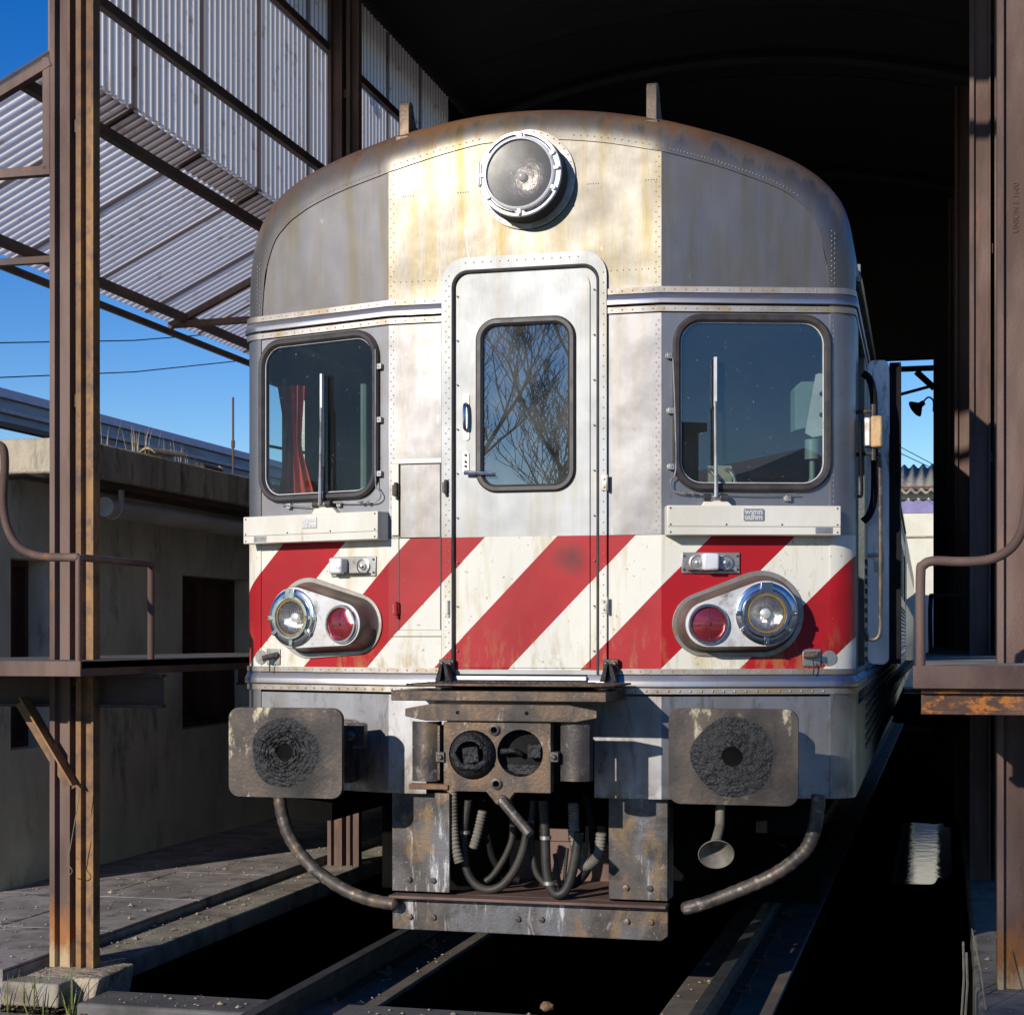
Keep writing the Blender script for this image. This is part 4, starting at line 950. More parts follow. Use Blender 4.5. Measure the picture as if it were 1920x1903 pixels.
# tapered plate beneath
z0, z1 = on_y(935,1352,YC).z, on_y(935,1320,YC).z
xl, xr = on_y(762,1330,YC).x, on_y(1121,1330,YC).x
m = MB(); P = [(xl, z0+.018),(xl+.09, z0),(xr-.09, z0),(xr, z0+.018),(xr,z1-.022),(xr-.12,z1),(xl+.12,z1),(xl,z1-.022)]
hl = [circ(xl+.235, z0+.035, .007, 10), circ(xr-.30, z0+.035, .007, 10)]
T = Matrix(((1,0,0,0),(0,0,-1,YC-.02),(0,1,0,0),(0,0,0,1)))
m.plate(P, -.02, .0, hl, T); part(m, 'shield_plate', 'iron_brown', cp, bevel=.003)
# coupler face
fa = on_y(832,1482,YC); fb = on_y(1032,1356,YC)
CA = on_y(886,1415,YC); CB = on_y(975,1412,YC); RA = .105; RB = .100
m = MB(); T = Matrix(((1,0,0,0),(0,0,-1,YC),(0,1,0,0),(0,0,0,1)))
P = [(fa.x, fa.z),(fa.x+.19, fa.z),(fa.x+.23,fa.z-.05),(fa.x+.27,fa.z-.055),(fa.x+.31,fa.z),(fb.x, fa.z),(fb.x,fb.z),(fa.x,fb.z)]
h1 = on_y(927,1368,YC); h2 = on_y(931,1469,YC); h3 = on_y(931,1486,YC)
m.plate(P, -.06, .0, [circ(CA.x,CA.z,RA,28), circ(CB.x,CB.z,RB,28), circ(h1.x,h1.z,.013,12), circ(h2.x,h2.z,.013,12)], T); cf = part(m, 'coupler_face', 'iron_brown', cp, smooth=40)
m = MB()
for h_ in (h1, h2): m.lathe([(.024,0),(.024,.010),(.014,.012),(.013,0)], 20, T @ Matrix.Translation((h_.x,h_.z,0)))
part(m, 'coupler_boss', 'iron', cf)
m = MB(); m.lathe([(RB+.002,0),(RB-.01,-.10),(RB-.03,-.20),(.001,-.22)], 28, T @ Matrix.Translation((CB.x,CB.z,0)))
part(m, 'coupler_cup', 'soot', cf, fixn=False)
m = MB(); m.lathe([(RA-.004,-.06),(RA-.004,.0),(RA-.014,.02),(.075,.045),(.062,.05),(.056,.03),(.05,-.02),(.001,-.03)], 28, T @ Matrix.Translation((CA.x,CA.z,0))); part(m, 'coupler_cone', 'soot', cf, smooth=50)
m = MB(); Tc = T @ Matrix.Translation((CA.x,CA.z,0))
m.box((-.035,-.035,.0),(.035,.035,.035), Tc @ Matrix.Rotation(R(8), 4, 'Z')); m.tube([Tc @ Vector((-.075,.01,.05)), Tc @ Vector((-.04,-.045,.055)), Tc @ Vector((.03,-.05,.05)), Tc @ Vector((.075,-.02,.03))], .016, 8)
part(m, 'coupler_hook', 'soot', cf, smooth=40, bevel=.006)
m = MB(); Tc = T @ Matrix.Translation((CB.x,CB.z,0)); m.box((.03,-.02,-.05),(.09,.04,-.005), Tc); m.tube([Tc @ Vector((-.09,.005,-.02)), Tc @ Vector((-.03,.01,-.02)), Tc @ Vector((.0,-.01,-.04))], .014, 8); m.box((-.07,-.095,-.12),(.07,-.05,-.05), Tc)
part(m, 'coupler_latch', 'soot', cf, smooth=40, bevel=.006)
m = MB(); m.box((fa.x+.02, YC+.06, fa.z+.02),(fb.x-.02, .25, fb.z-.02)); part(m, 'coupler_body', 'black', cf)
# curved side covers
for pa, pb, bul in ((770,821,-1), (1048,1107,1)):
    a = on_y(pa,1464,YC+.02); b_ = on_y(pb,1353,YC+.02); m = MB(); cx = (a.x+b_.x)/2; hw = (b_.x-a.x)/2
    prof = [(cx-hw, .04),(cx-hw*.92, .008),(cx-hw*.5,-.006),(cx,-.012),(cx+hw*.5,-.006),(cx+hw*.92,.008),(cx+hw,.06),(cx+hw-.008,.06),(cx+hw*.8,.018),(cx,.0),(cx-hw*.8,.018),(cx-hw+.008,.04)]
    m.sweep([((0,YC+.02,z_), (1,0,0), (0,1,0)) for z_ in (a.z, b_.z)], prof); part(m, 'side_cover', 'iron', cp, smooth=50)
    ex = b_.x+.015 if bul < 0 else a.x-.02; q = on_y(827 if bul < 0 else 1040, 1419, YC)
    m = MB(); m.box((q.x-.022, YC-.01, q.z-.022),(q.x+.018, YC+.05, q.z+.022)); m.lathe([(.001,.022),(.010,.022),(.012,.010)], 10, T @ Matrix.Translation((q.x,q.z,0))); part(m, 'cover_lug', 'iron', cp, bevel=.003)
box_px(766, 1469, 840, 1481, YC-.01, .05, 'lower_bar', 'rust_orange', cp)
m = MB(); a = on_y(824, 1400, YC+.01); m.box((a.x-.006, YC+.0, on_y(824,1462,YC).z),(a.x+.004, YC+.09, on_y(824,1360,YC).z)); part(m, 'edge_plate', 'iron', cp)
# stops left and right of the sill
for px_ in (833, 1142):
    a = on_y(px_, 1278, -.06); c_ = on_y(px_, 1236, -.06); T2 = Matrix(((1,0,0,a.x),(0,0,-1,-.0),(0,1,0,a.z),(0,0,0,1))); h_ = c_.z-a.z
    m = MB(); m.box((-.034,h_*.45,.004),(.034,h_,.03), T2)
    for q in (-1, 1): m.lathe([(.012,.03),(.010,.042),(.001,.044)], 10, T2 @ Matrix.Translation((q*.019,h_*.78,0)))
    st = part(m, 'gangway_stop', 'iron', None, bevel=.003)
    m = MB()
    for q in (-1, 1): m.plate([(q*.008-.006,h_*.8),(q*.008+.006,h_*.8),(q*.026+.012,0),(q*.026-.012,0)][::-1], .02, .085, T=T2)
    part(m, 'stop_leg', 'soot', st, bevel=.003)
# coupler handle
A = on_y(942,1502,YC-.02); B = on_y(994,1564,YC-.08)
m = MB(); m.tube([A+Vector((-.012,.05,.012)), A, (A+B)/2, B], .022, 14); part(m, 'coupler_handle', 'pipe', cp)

# --- buffers
smear(MT['buffer'], [tuple(on_y(545,1418,-.37)), tuple(on_y(1385,1425,-.37))], .13, .24)
for sd, c_ in ((-1, (534,1411)), (1, (1374,1419))):
    YB = -.37; cc = on_y(c_[0], c_[1], YB); T = Matrix(((1,0,0,cc.x),(0,0,-1,YB),(0,1,0,cc.z),(0,0,0,1)))
    bf = None
    m = MB(); m.plate(rrect(-.267,.267,-.198,.198,.05,8), -.03, 0, T=T); bf = part(m, 'buffer_plate', 'buffer' if 'buffer' in MT else 'iron', bevel=.008)
    m = MB(); nA, nR = 72, 22; vs = []; fs = []
    rnd = random.Random(5+sd)
    ph = [rnd.uniform(0, 6.28) for _ in range(6)]
    for j in range(nR+1):
        r_ = .036+.115*j/nR
        for k in range(nA):
            a_ = 2*PI*k/nA; t_ = j/nR
            rr = r_*(1+.07*math.sin(3*a_+ph[0])*t_*.35+.05*math.sin(5*a_+ph[1])*t_*.5)*(1.02 if sd < 0 else 1.10)
            ridg = (math.sin(j*1.9+math.sin(a_*2+ph[2])*2.6+1.4*math.sin(a_*5+j*.35)+a_) if sd < 0 else math.sin(a_*17+j*.9+ph[3])*math.sin(j*1.7+a_*5))
            hgt = (.009*(1-t_**2)+.0048*(ridg+rnd.uniform(-.7,.7))*(1-t_**2)) if j > 0 else 0.002
            vs.append((rr*math.cos(a_)*1.02, rr*math.sin(a_), max(hgt, .0015 if j < nR else -.001)))
    for j in range(nR):
        for k in range(nA): fs.append((j*nA+k, (j+1)*nA+k, (j+1)*nA+(k+1) % nA, j*nA+(k+1) % nA))
    m.add(vs, fs, T); part(m, 'grease_cake', 'soot', bf, fixn=True, smooth=60)
    m = MB(); m.disc(.040, .0020, 24, T, .0005, 2); part(m, 'buffer_hole', 'pitblack', bf, fixn=False)
    m = MB(); m.lathe([(.11,-.03),(.11,-.16),(.14,-.16),(.14,-.36),(.001,-.36)], 28, T); part(m, 'buffer_stock', 'iron', bf)
    m = MB(); m.plate(rrect(-.20,.20,-.16,.13,.03,4), -.42, -.36, T=T); part(m, 'buffer_base', 'iron', bf, bevel=.004)
    if sd < 0:
        q = on_y(661,1378,-.12); m = MB(); m.plate(rrect(-.055,.055,-.06,.055,.012,4), -.05, 0, T=Matrix(((1,0,0,q.x),(0,0,-1,-.12),(0,1,0,q.z),(0,0,0,1)))); bk = part(m, 'corner_bracket', 'iron', bf, bevel=.004)
        m = MB(); m.lathe([(.022,0),(.022,.012),(.012,.016),(.012,.03),(.001,.032)], 10, Matrix(((1,0,0,q.x-.005),(0,0,-1,-.12),(0,1,0,q.z-.003),(0,0,0,1)))); part(m, 'bracket_bolt', 'iron_brown', bk)

# --- snow plough frame under the front
YP = .06
for x0, x1 in ((735,843),(1141,1252)):
    a = on_y(x0,1690,YP); b_ = on_y(x1,1698,YP); m = MB(); m.box((a.x, YP, .345), (b_.x, YP+.012, .80)); m.box((a.x if x0 < 900 else b_.x-.012, YP+.013, .345),(a.x+.012 if x0 < 900 else b_.x, YP+.16, .80))
    pp = part(m, 'plough_upright', 'plow', bevel=.003)
    xw = b_.x-a.x
    for fx_ in ((.30,.72) if x0 < 900 else (.30,.70)):
        m = MB(); m.lathe([(.014,0),(.014,.012),(.001,.013)], 6, Matrix(((1,0,0,a.x+xw*fx_),(0,0,-1,YP),(0,1,0,.40),(0,0,0,1)))); part(m, 'bolt', 'iron', pp, smooth=0)
a = on_y(735,1700,YP); b_ = on_y(1252,1700,YP); xa, xb = a.x, b_.x
zt = on_y(735,1694,YP-.05).z; zl = on_y(735,1741,YP).z
m = MB(); m.box((xa, YP-.055, .318), (xb, YP+.05, .332)); pc = part(m, 'plough_ledge', 'rust', bevel=.004)
m = MB(); P = [(xa,zl),(xb-.03,zl-.002),(xb,zl+.02),(xb,.317),(xa,.317)]
m.plate(P, -.012, 0, T=Matrix(((1,0,0,0),(0,0,-1,YP+.005),(0,1,0,0),(0,0,0,1)))); part(m, 'plough_blade', 'plow', pc, bevel=.003)
for px_ in (768,812,971,1015,1175,1220):
    q = on_y(px_,1718+(px_-768)*.022,YP); m = MB(); m.lathe([(.014,0),(.014,.012),(.001,.013)], 6, Matrix(((1,0,0,q.x),(0,0,-1,YP+.005),(0,1,0,q.z),(0,0,0,1)))); part(m, 'bolt', 'iron', pc, smooth=0)
m = MB(); m.plate([(xa+.26,YP+.05),(xb-.27,YP+.05),(xb-.30,YP+.62),(xa+.42,YP+.62)], .325, .333); part(m, 'plough_shelf', 'rust', pc, bevel=.003)
m = MB(); m.box((xa+.40,YP+.62,.33),(xb-.32,YP+.63,.52)); m.box((xa+.55,YP+.61,.52),(xa+.70,YP+.63,.58)); m.box((xa+.78,YP+.61,.52),(xa+.88,YP+.63,.60)); part(m, 'shelf_upstand', 'rust', pc, bevel=.003)
# hoses
def chain(pts, y, r, name, mat, ribs=False):
    P = smooth_path([on_y(p[0], p[1], y+(p[2] if len(p) > 2 else 0)) for p in pts], 10)
    if ribs:
        Q = []; rad = []
        L = 0; fine_ = []
        for i in range(len(P)-1):
            d_ = (P[i+1]-P[i]).length; k_ = max(2, int(d_/.0035))
            for j in range(k_): fine_.append(P[i].lerp(P[i+1], j/k_))
        rad = [r*(1 if (i//2) % 2 else .86) for i in range(len(fine_))]
        m = MB(); m.tube(fine_, r, 14, rad=rad); return part(m, name, mat, smooth=25)
    m = MB(); rad = [r]*len(P)
    if name == 'guard_pipe':
        P = P[:-1]+[P[-1].lerp(P[-2], .5), P[-1], P[-1]+(P[-1]-P[-2]).normalized()*.010, P[-1]+(P[-1]-P[-2]).normalized()*.016]; rad = [r]*(len(P)-3)+[r*.97, r*.75, r*.35]
        rad = [q*(1+.04*math.sin(i*1.7)) for i, q in enumerate(rad)]
    m.tube(P, r, 16, rad=rad); return part(m, name, mat)
chain([(848,1478),(849,1540),(853,1585),(862,1618)], .10, .024, 'corrugated_hose', 'corr_hose', True)
chain([(1075,1505),(1077,1560),(1084,1600),(1092,1622),(1108,1618),(1122,1600),(1128,1560)], .10, .026, 'corrugated_hose', 'corr_hose', True)
chain([(905,1520),(896,1560),(887,1590)], .12, .022, 'corrugated_hose', 'corr_hose', True)
chain([(878,1500),(872,1545),(869,1590),(875,1630),(891,1657),(915,1668),(940,1660),(960,1638),(975,1610),(985,1575),(990,1540)], .16, .020, 'rubber_hose', 'hose')
chain([(1018,1500),(1022,1560),(1024,1620),(1029,1655),(1041,1675),(1057,1672),(1069,1650),(1078,1610),(1086,1560)], .05, .022, 'rubber_hose', 'hose')
chain([(1040,1600),(1046,1640),(1052,1668)], .12, .010, 'rubber_hose', 'hose')
chain([(1064,1590),(1060,1630),(1058,1660)], .14, .008, 'rubber_hose', 'hose')
chain([(905,1500),(912,1560),(925,1610),(948,1640),(975,1650)], .30, .018, 'rubber_hose', 'black')
chain([(1000,1500),(996,1570),(1004,1630),(1020,1655)], .22, .016, 'rubber_hose', 'hose')
chain([(1100,1490),(1112,1560),(1105,1620),(1080,1655),(1050,1660)], .26, .020, 'rubber_hose', 'black')
chain([(958,1500),(962,1560),(950,1600),(925,1640),(905,1655)], .24, .016, 'rubber_hose', 'hose')
for hx, hy, hr, hyy in ((872,1560,.0235,.16), (1023,1570,.0255,.05), (1029,1655,.0255,.05)):
    q = on_y(hx, hy, hyy); m = MB(); m.tube([q+Vector((0,0,-.008)), q+Vector((0,0,.008))], hr, 14); part(m, 'hose_clamp', 'alu')
# guard pipes
chain([(524,1490),(530,1530),(548,1578),(585,1624),(640,1664),(690,1685),(740,1695)], .02, .030, 'guard_pipe', 'pipe')
chain([(1535,1490),(1530,1540),(1518,1580),(1498,1606),(1450,1640),(1390,1667),(1330,1690),(1284,1703)], .02, .030, 'guard_pipe', 'pipe')
# horn
q = on_y(1343,1601,.05); dirv = (Vector((.18,-1,-.62))).normalized(); T = Matrix.Translation(q) @ dirv.to_track_quat('Z','Y').to_matrix().to_4x4()
q2 = on_y(1350,1548,.22)
m = MB(); m.lathe([(.078,0),(.080,.002),(.077,.004),(.06,-.022),(.035,-.05),(.022,-.08),(.020,-.10)], 32, T); hn = part(m, 'horn', 'corr_hose', smooth=60)
m = MB(); m.tube([T @ Vector((0,0,-.08)), q2, q2+Vector((0,.02,.2))], .022, 14); part(m, 'horn_stem', 'corr_hose', hn)

# --- open side door on the right, grab rails, marker box
YD = .70
a = on_y(1627,1245,YD); b_ = on_y(1667,676,YD)
m = MB(); m.plate(rrect(a.x, b_.x, a.z, b_.z, .03, 6), -.02, .02, T=Matrix(((1,0,0,0),(0,0,-1,YD),(0,1,0,0),(0,0,0,1)))); sdoor = part(m, 'side_door', 'grey_panel', bevel=.004)
c_ = on_y(1690,1245,YD+.1); m = MB(); m.box((b_.x+.001,YD,a.z),(c_.x,YD+.10,b_.z-.01)); part(m, 'door_edge_rubber', 'black', sdoor)
q = on_y(1648,1045,YD-.02); m = MB(); m.box((q.x-.022,YD-.026,q.z-.07),(q.x+.022,YD-.0205,q.z+.07)); m.tube([(q.x-.05,YD-.05,q.z+.01),(q.x,YD-.05,q.z+.01),(q.x,YD-.02,q.z+.01)], .008, 8); part(m, 'side_door_latch', 'alu', sdoor, bevel=.001)
def spipe(pts, y, r, mat, name): 
    m = MB(); m.tube(smooth_path([on_y(p[0], p[1], y+(p[2] if len(p) > 2 else 0)) for p in pts], 6), r, 10); return part(m, name, mat)
spipe([(1618,700),(1631,712),(1638,745),(1639,800),(1640,900),(1638,940),(1630,965),(1618,978)], .50, .017, 'black', 'grab_rail')
spipe([(1646,850),(1650,870),(1651,1000),(1651,1150),(1650,1185),(1642,1198),(1628,1197),(1621,1180)], .45, .010, 'pipe', 'grab_rail')
spipe([(1612,790),(1614,860),(1616,925),(1608,930)], .36, .007, 'black', 'door_pull')
a = on_y(1634,842,.42); b_ = on_y(1655,783,.42)
m = MB(); m.box((a.x,.34,a.z),(b_.x,.42,b_.z)); mk = part(m, 'marker_box', 'orange_box', bevel=.008)
m = MB(); m.box((a.x-.03,.345,a.z+.004),(a.x-.001,.415,b_.z-.004)); part(m, 'marker_box_cover', 'alu', mk, bevel=.006)
for z_ in (a.z-.025, b_.z+.025):
    m = MB(); m.tube([(a.x-.14,.46,z_+.005),(a.x+.01,.38,z_)], .009, 8); m.tube([(a.x+.01,.38,z_-.03),(a.x+.01,.38,z_+.03)], .010, 8); part(m, 'marker_bracket', 'iron', mk)

# ================================================================ FOLLOWING CARS
for k, (lab, y0, y1) in enumerate((('second car of the train, seen edge-on beyond the open cab door', 20.3, 43.5), )):
    t = thing('railcar', lab, 'train', (-.2, y0, 0), 'cars of the train')
    m = MB(); pr = [(x, z) for x, z in CT if True]
    m.sweep([((-(yy-.4)*.010, yy, 0), (1,0,0), (0,0,1)) for yy in (y0, y1)], pr); m.build('car_body', 'side', t, smooth=40)
    m = MB()
    for yy in range(int(y0)+1, int(y1)-1, 2):
        m.box((skew(HW, yy)-.01, yy, 2.05), (skew(HW, yy)+.012, yy+1.3, 2.75))
    m.build('window_band', 'glass_door', t)

# ================================================================ ENGINE SHED
shed = thing('train_shed', 'steel train shed with rusty double columns, corrugated translucent side sheets and dark roof', 'shed', (0,0,0))
def sp(mb, name, mat, parent=None, **k): return mb.build(name, mat, parent or shed, **k)
def ibeam(x0, w, y0, d, z0, z1, tf=.012):   # open channel-like section facing the yard: edges proud, web recessed
    P = [(x0,y0),(x0+.026,y0),(x0+.030,y0+.028),(x0+w-.012,y0+.028),(x0+w-.010,y0+.004),(x0+w,y0+.004),(x0+w,y0+d),(x0+w-.012,y0+d),(x0+w-.014,y0+d-.02),(x0+.03,y0+d-.02),(x0+.026,y0+d),(x0,y0+d)]
    m = MB(); m.plate(P, z0, z1); return m
COLY = [-.13, 3.55, 7.2, 10.9]
for sx in (-1, 1):
    for i, y_ in enumerate(COLY):
        if sx < 0:
            q = on_y(93, 1700, y_); x0 = q.x if i == 0 else -2.275+.02
        else:
            y_ += .32 if i == 0 else 0; q = on_y(1870, 1700, y_); x0 = q.x if i == 0 else (on_y((0,1818,1790,1778)[i], 1200, y_).x)
        z0 = -.05 if sx < 0 else 0
        if sx < 0:
            c1 = sp(ibeam(x0, .103, y_, .14, z0, 6.1), 'column', 'rust_foot' if i == 0 else 'rust', smooth=30)
            c2 = sp(ibeam(x0+.137, .088, y_, .07, z0, 6.1), 'column', 'rust_orange' if i == 0 else 'rust', smooth=30)
        else:
            c1 = sp(ibeam(x0, .125, y_, .14, z0, 6.1), 'column', 'rust_foot' if i == 0 else 'rust', smooth=30)
            c2 = sp(ibeam(x0+.150, .085, y_, .14, z0, 6.1), 'column', 'rust', smooth=30)
        if sx > 0 and i == 0:
            Tt = Matrix(((0,-1,0,0),(0,0,-1,0),(1,0,0,0),(0,0,0,1)))
            for zt_, tx in ((on_y(1902,390,y_+.028).z, 'UNION E 1600'), (on_y(1902,1410,y_+.028).z, 'UNION E 1200')):
                text_mesh(tx, .034, Matrix.Translation((x0+.078, y_+.0265, zt_)) @ Tt, 'raised_lettering', 'rust', c1, .0022)
        for zz in (1.28, 2.6, 3.9, 5.2):
            m = MB(); m.box((x0+.10, y_+.03, zz),(x0+.14, y_+.11, zz+.06)); sp(m, 'column_batten', 'rust_dark', c1)
# plinths
m = MB(); q = on_y(138, 1815, -.13)
vs = [(-2.34,-.42,-.05),(-1.98,-.42,-.05),(-1.98,.05,-.05),(-2.36,.05,-.05),(-2.28,-.50,-.34),(-2.02,-.50,-.34),(-2.02,.05,-.34),(-2.36,.05,-.34)]
vs = [(-2.33,-.34,-.048),(-1.90,-.34,-.048),(-1.92,.05,-.048),(-2.36,.05,-.048),(-2.28,-.37,-.34),(-1.97,-.37,-.34),(-1.97,.05,-.34),(-2.36,.05,-.34)]
m.add(vs, [(0,1,2,3),(0,4,5,1),(1,5,6,2),(2,6,7,3),(3,7,4,0),(4,7,6,5)]); sp(m, 'plinth', 'plinth', smooth=0, bevel=.012)
m = MB(); m.box((1.96,.12,-.9),(2.5,.75,.002)); sp(m, 'plinth', 'conc', bevel=.02)
# corrugated sheets
def sheet(p0, du, dv, W, L, nn, name, mat, amp=.0058, pitch=.076, seg=8, phase=0, g0=0):
    """p0 corner, du: unit direction across the ribs, dv: along the ribs, nn: outward"""
    n_ = max(2, int(W/pitch*seg)); vs = []; fs = []; gs_ = []
    p0, du, dv, nn = map(Vector, (p0, du, dv, nn))
    for i in range(n_+1):
        u = W*i/n_; h = amp*math.cos(2*PI*(u+phase)/pitch); a = p0+du*u+nn*h
        vs += [tuple(a), tuple(a+dv*L)]; q_ = g0+.75*min(1, max(0, -math.cos(2*PI*(u+phase)/pitch)*2.0-.6)); q_ = max(q_, .8 if u < .03 or u > W-.04 else 0); gs_ += [q_, q_]  # valley lines painted dark as rib shading, sheet edges browner at the laps
    for i in range(n_): fs.append((2*i, 2*i+1, 2*i+3, 2*i+2))
    m = MB(); m.add(vs, fs, None, gs_); return sp(m, name, mat, smooth=60, fixn=False)
XC = -2.300
YF = on_x(88, 60, XC).y
zin0 = on_x(190, 170, XC).z
print('cladding front', YF, 'bottom', zin0)
SW = .836; k = 0; y_ = YF
while y_ < 12.6:
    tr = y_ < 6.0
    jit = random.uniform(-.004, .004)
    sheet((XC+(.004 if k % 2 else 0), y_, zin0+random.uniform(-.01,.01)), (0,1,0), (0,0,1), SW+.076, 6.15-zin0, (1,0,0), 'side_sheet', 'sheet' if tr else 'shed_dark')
    y_ += SW; k += 1
# canopy
SL = Vector((-1, 0, -.47)).normalized(); CN = Vector((-.47, 0, 1)).normalized()
cn_ = Vector((CN.x, 0, CN.z))
inner = Vector((XC+.02, YF, zin0+.01)); eave = hit(0, 475, inner, CN); Lc = (Vector((eave.x,0,eave.z))-Vector((inner.x,0,inner.z))).length
print('canopy', inner[:], eave[:], Lc)
k = 0; y_ = YF-.02
while y_ < 13.5:
    sheet((inner.x, y_, inner.z+(.004 if k % 2 else 0)), (0,1,0), SL, SW+.076, Lc+random.uniform(0,.012), CN, 'canopy_sheet', 'sheet')
    y_ += SW; k += 1
def bar(p, q, w_, h_, name, mat, parent=None):
    p, q = Vector(p), Vector(q); d = (q-p); L = d.length; T = Matrix.Translation(p) @ d.to_track_quat('Y','Z').to_matrix().to_4x4()
    m = MB(); m.box((-w_/2,0,-h_/2),(w_/2,L,h_/2), T); return sp(m, name, mat, parent, bevel=.003)
# overlapping short sheets under the joint
m = MB(); y_ = YF-.02
while y_ < 12.5:
    sheet((inner.x, y_, inner.z-.022), (0,1,0), SL, SW+.05, random.uniform(.14,.19), CN, 'lap_sheet', 'sheet', g0=.55); y_ += SW
m = MB()
T = Matrix(((SL.x,0,CN.x,inner.x),(0,1,0,YF-.02),(SL.z,0,CN.z,inner.z-.014),(0,0,0,1)))
yy = 0; P = []
while yy < 13: P.append((.10+.012*math.sin(yy*9)+.012*math.sin(yy*23), yy)); yy += .12
pass
# purlins under the canopy, found where the sight lines meet its plane
cl = inner-CN*.045
for pts in ((190,245),(190,531)):
    q = hit(*pts, cl, CN); print('purlin', q[:])
    bar((q.x, YF+.02, q.z), (q.x, 13.4, q.z), .05, .055, 'purlin', 'rust_dark')
q = hit(190, 572, eave-CN*.05, CN); q = on_x(190, 572, eave.x-.02); bar((q.x, YF+.0, q.z),(q.x, 13.4, q.z), .04, .04, 'tie_bar', 'rust_dark')
q = on_x(190, 7, XC+.035); bar((q.x, YF+.02, q.z),(q.x, 6.0, q.z), .045, .055, 'girt', 'rust_dark'); 
bar((q.x, YF+.02, 5.55),(q.x, 12.5, 5.55), .045, .055, 'girt', 'rust_dark')
# canopy brackets at each column
for i, y_ in enumerate(COLY):
    yb = y_+.02; x0 = XC+.03; xe = eave.x+.02
    zt = zin0-.02; ze = eave.z-.02
    br = bar((x0, yb, zt-.02),(xe, yb, ze-.02), .05, .045, 'canopy_bracket', 'rust')
    zb = on_y(50, 322, COLY[0]).z
    bar((x0-.0, yb, zb),(xe, yb, zb-.02 if i else zb-.0), .045, .045, 'bracket_tie', 'rust', br)
    bar((x0-.02, yb, zb),(x0-.02, yb, zt), .04, .045, 'bracket_post', 'rust', br)
    if i: bar((x0, yb, zb),(x0-.55, yb, zt-.40), .035, .035, 'bracket_strut', 'rust', br)
q = on_y(0, 494, 0.0); bar((-3.4, .0, q.z),(-2.28, .0, on_y(93, 487, 0).z), .03, .035, 'stay_bar', 'rust_dark')
# arched dark main roof
NR = 26
def arch(i): a = i/NR; x = -2.80+5.6*a; return (x, 5.98+.60*(1-(2*a-1)**2))
y_ = -.46; k = 0
while y_ < 12.9:
    vs = []; fs = []; nsub = 12*4
    for j in range(nsub+1):
        yy = y_+.91*j/nsub; h = .012*math.cos(2*PI*yy/.076)
        for i in range(NR+1): x, z = arch(i); vs.append((x, yy, z+h+(.004 if k % 2 else 0)))
    for j in range(nsub):
        for i in range(NR): fs.append((j*(NR+1)+i, j*(NR+1)+i+1, (j+1)*(NR+1)+i+1, (j+1)*(NR+1)+i))
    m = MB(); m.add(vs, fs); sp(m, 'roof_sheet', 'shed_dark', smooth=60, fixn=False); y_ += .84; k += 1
for y_ in COLY:
    m = MB(); m.tube([(arch(i)[0], y_+.07, arch(i)[1]-.09) for i in range(NR+1)], .05, 6); sp(m, 'roof_rib', 'shed_dark')
m = MB(); m.tube([(arch(i)[0]*.9, -.46, arch(i)[1]-.30) for i in range(NR+1)], .05, 6); sp(m, 'front_rail', 'rust_dark')
# right hand wall beyond the second column, end wall with its opening
for k in range(11):
    y_ = 3.75+k*.836; m = MB(); sheet((2.36, y_, -.0), (0,1,0), (0,0,1), .90, 6.1, (-1,0,0), 'side_sheet', 'shed_dark')
YE = 12.7
a = on_y(1750, 690, YE); 
for x0, x1, z0, z1 in ((a.x, 3.0, -.1, 6.9), (-3.0, a.x, a.z+.10, 6.9), (-3.0, -1.75, -.1, 4.7)):
    m = MB(); m.box((x0, YE, z0),(x1, YE+.04, z1)); sp(m, 'end_wall', 'shed_dark')
z_ = on_y(1720, 690, YE-.1).z
bar((1.2, YE-.05, z_),(a.x+.0, YE-.05, z_), .05, .06, 'door_head', 'black')
p = on_y(1718, 697, YE-.05); q = on_y(1752, 728, YE-.05); bar(p, q, .05, .07, 'brace', 'black')
p = on_y(1676, 743, YE-.05); q = on_y(1750, 723, YE-.05); bar(p, q, .02, .035, 'brace', 'black')
# lamp hanging on the end post
p = on_y(1750, 752, YE-.1); wl = thing('wall_lamp', 'small dark shaded lamp on a swan-neck bracket at the far shed opening', 'lamp', tuple(p))
m = MB(); m.tube(smooth_path([p+Vector((0,0,-.12)), p, p+Vector((-.05,0,.045)), p+Vector((-.09,0,.02)), p+Vector((-.11,0,-.01))], 5), .010, 8); m.build('swan_neck', 'black', wl)
m = MB(); T = Matrix.Translation(p+Vector((-.13,0,-.03))) @ Vector((-.75,-.3,-.6)).to_track_quat('Z','Y').to_matrix().to_4x4()
m.lathe([(.001,-.03),(.03,-.03),(.035,.02),(.10,.09),(.105,.10)], 20, T); m.build('lamp_shade', 'black', wl, smooth=50)
m = MB(); m.disc(.035, .06, 12, T, .03, 3); m.build('lamp_bulb', 'lens', wl, fixn=False)

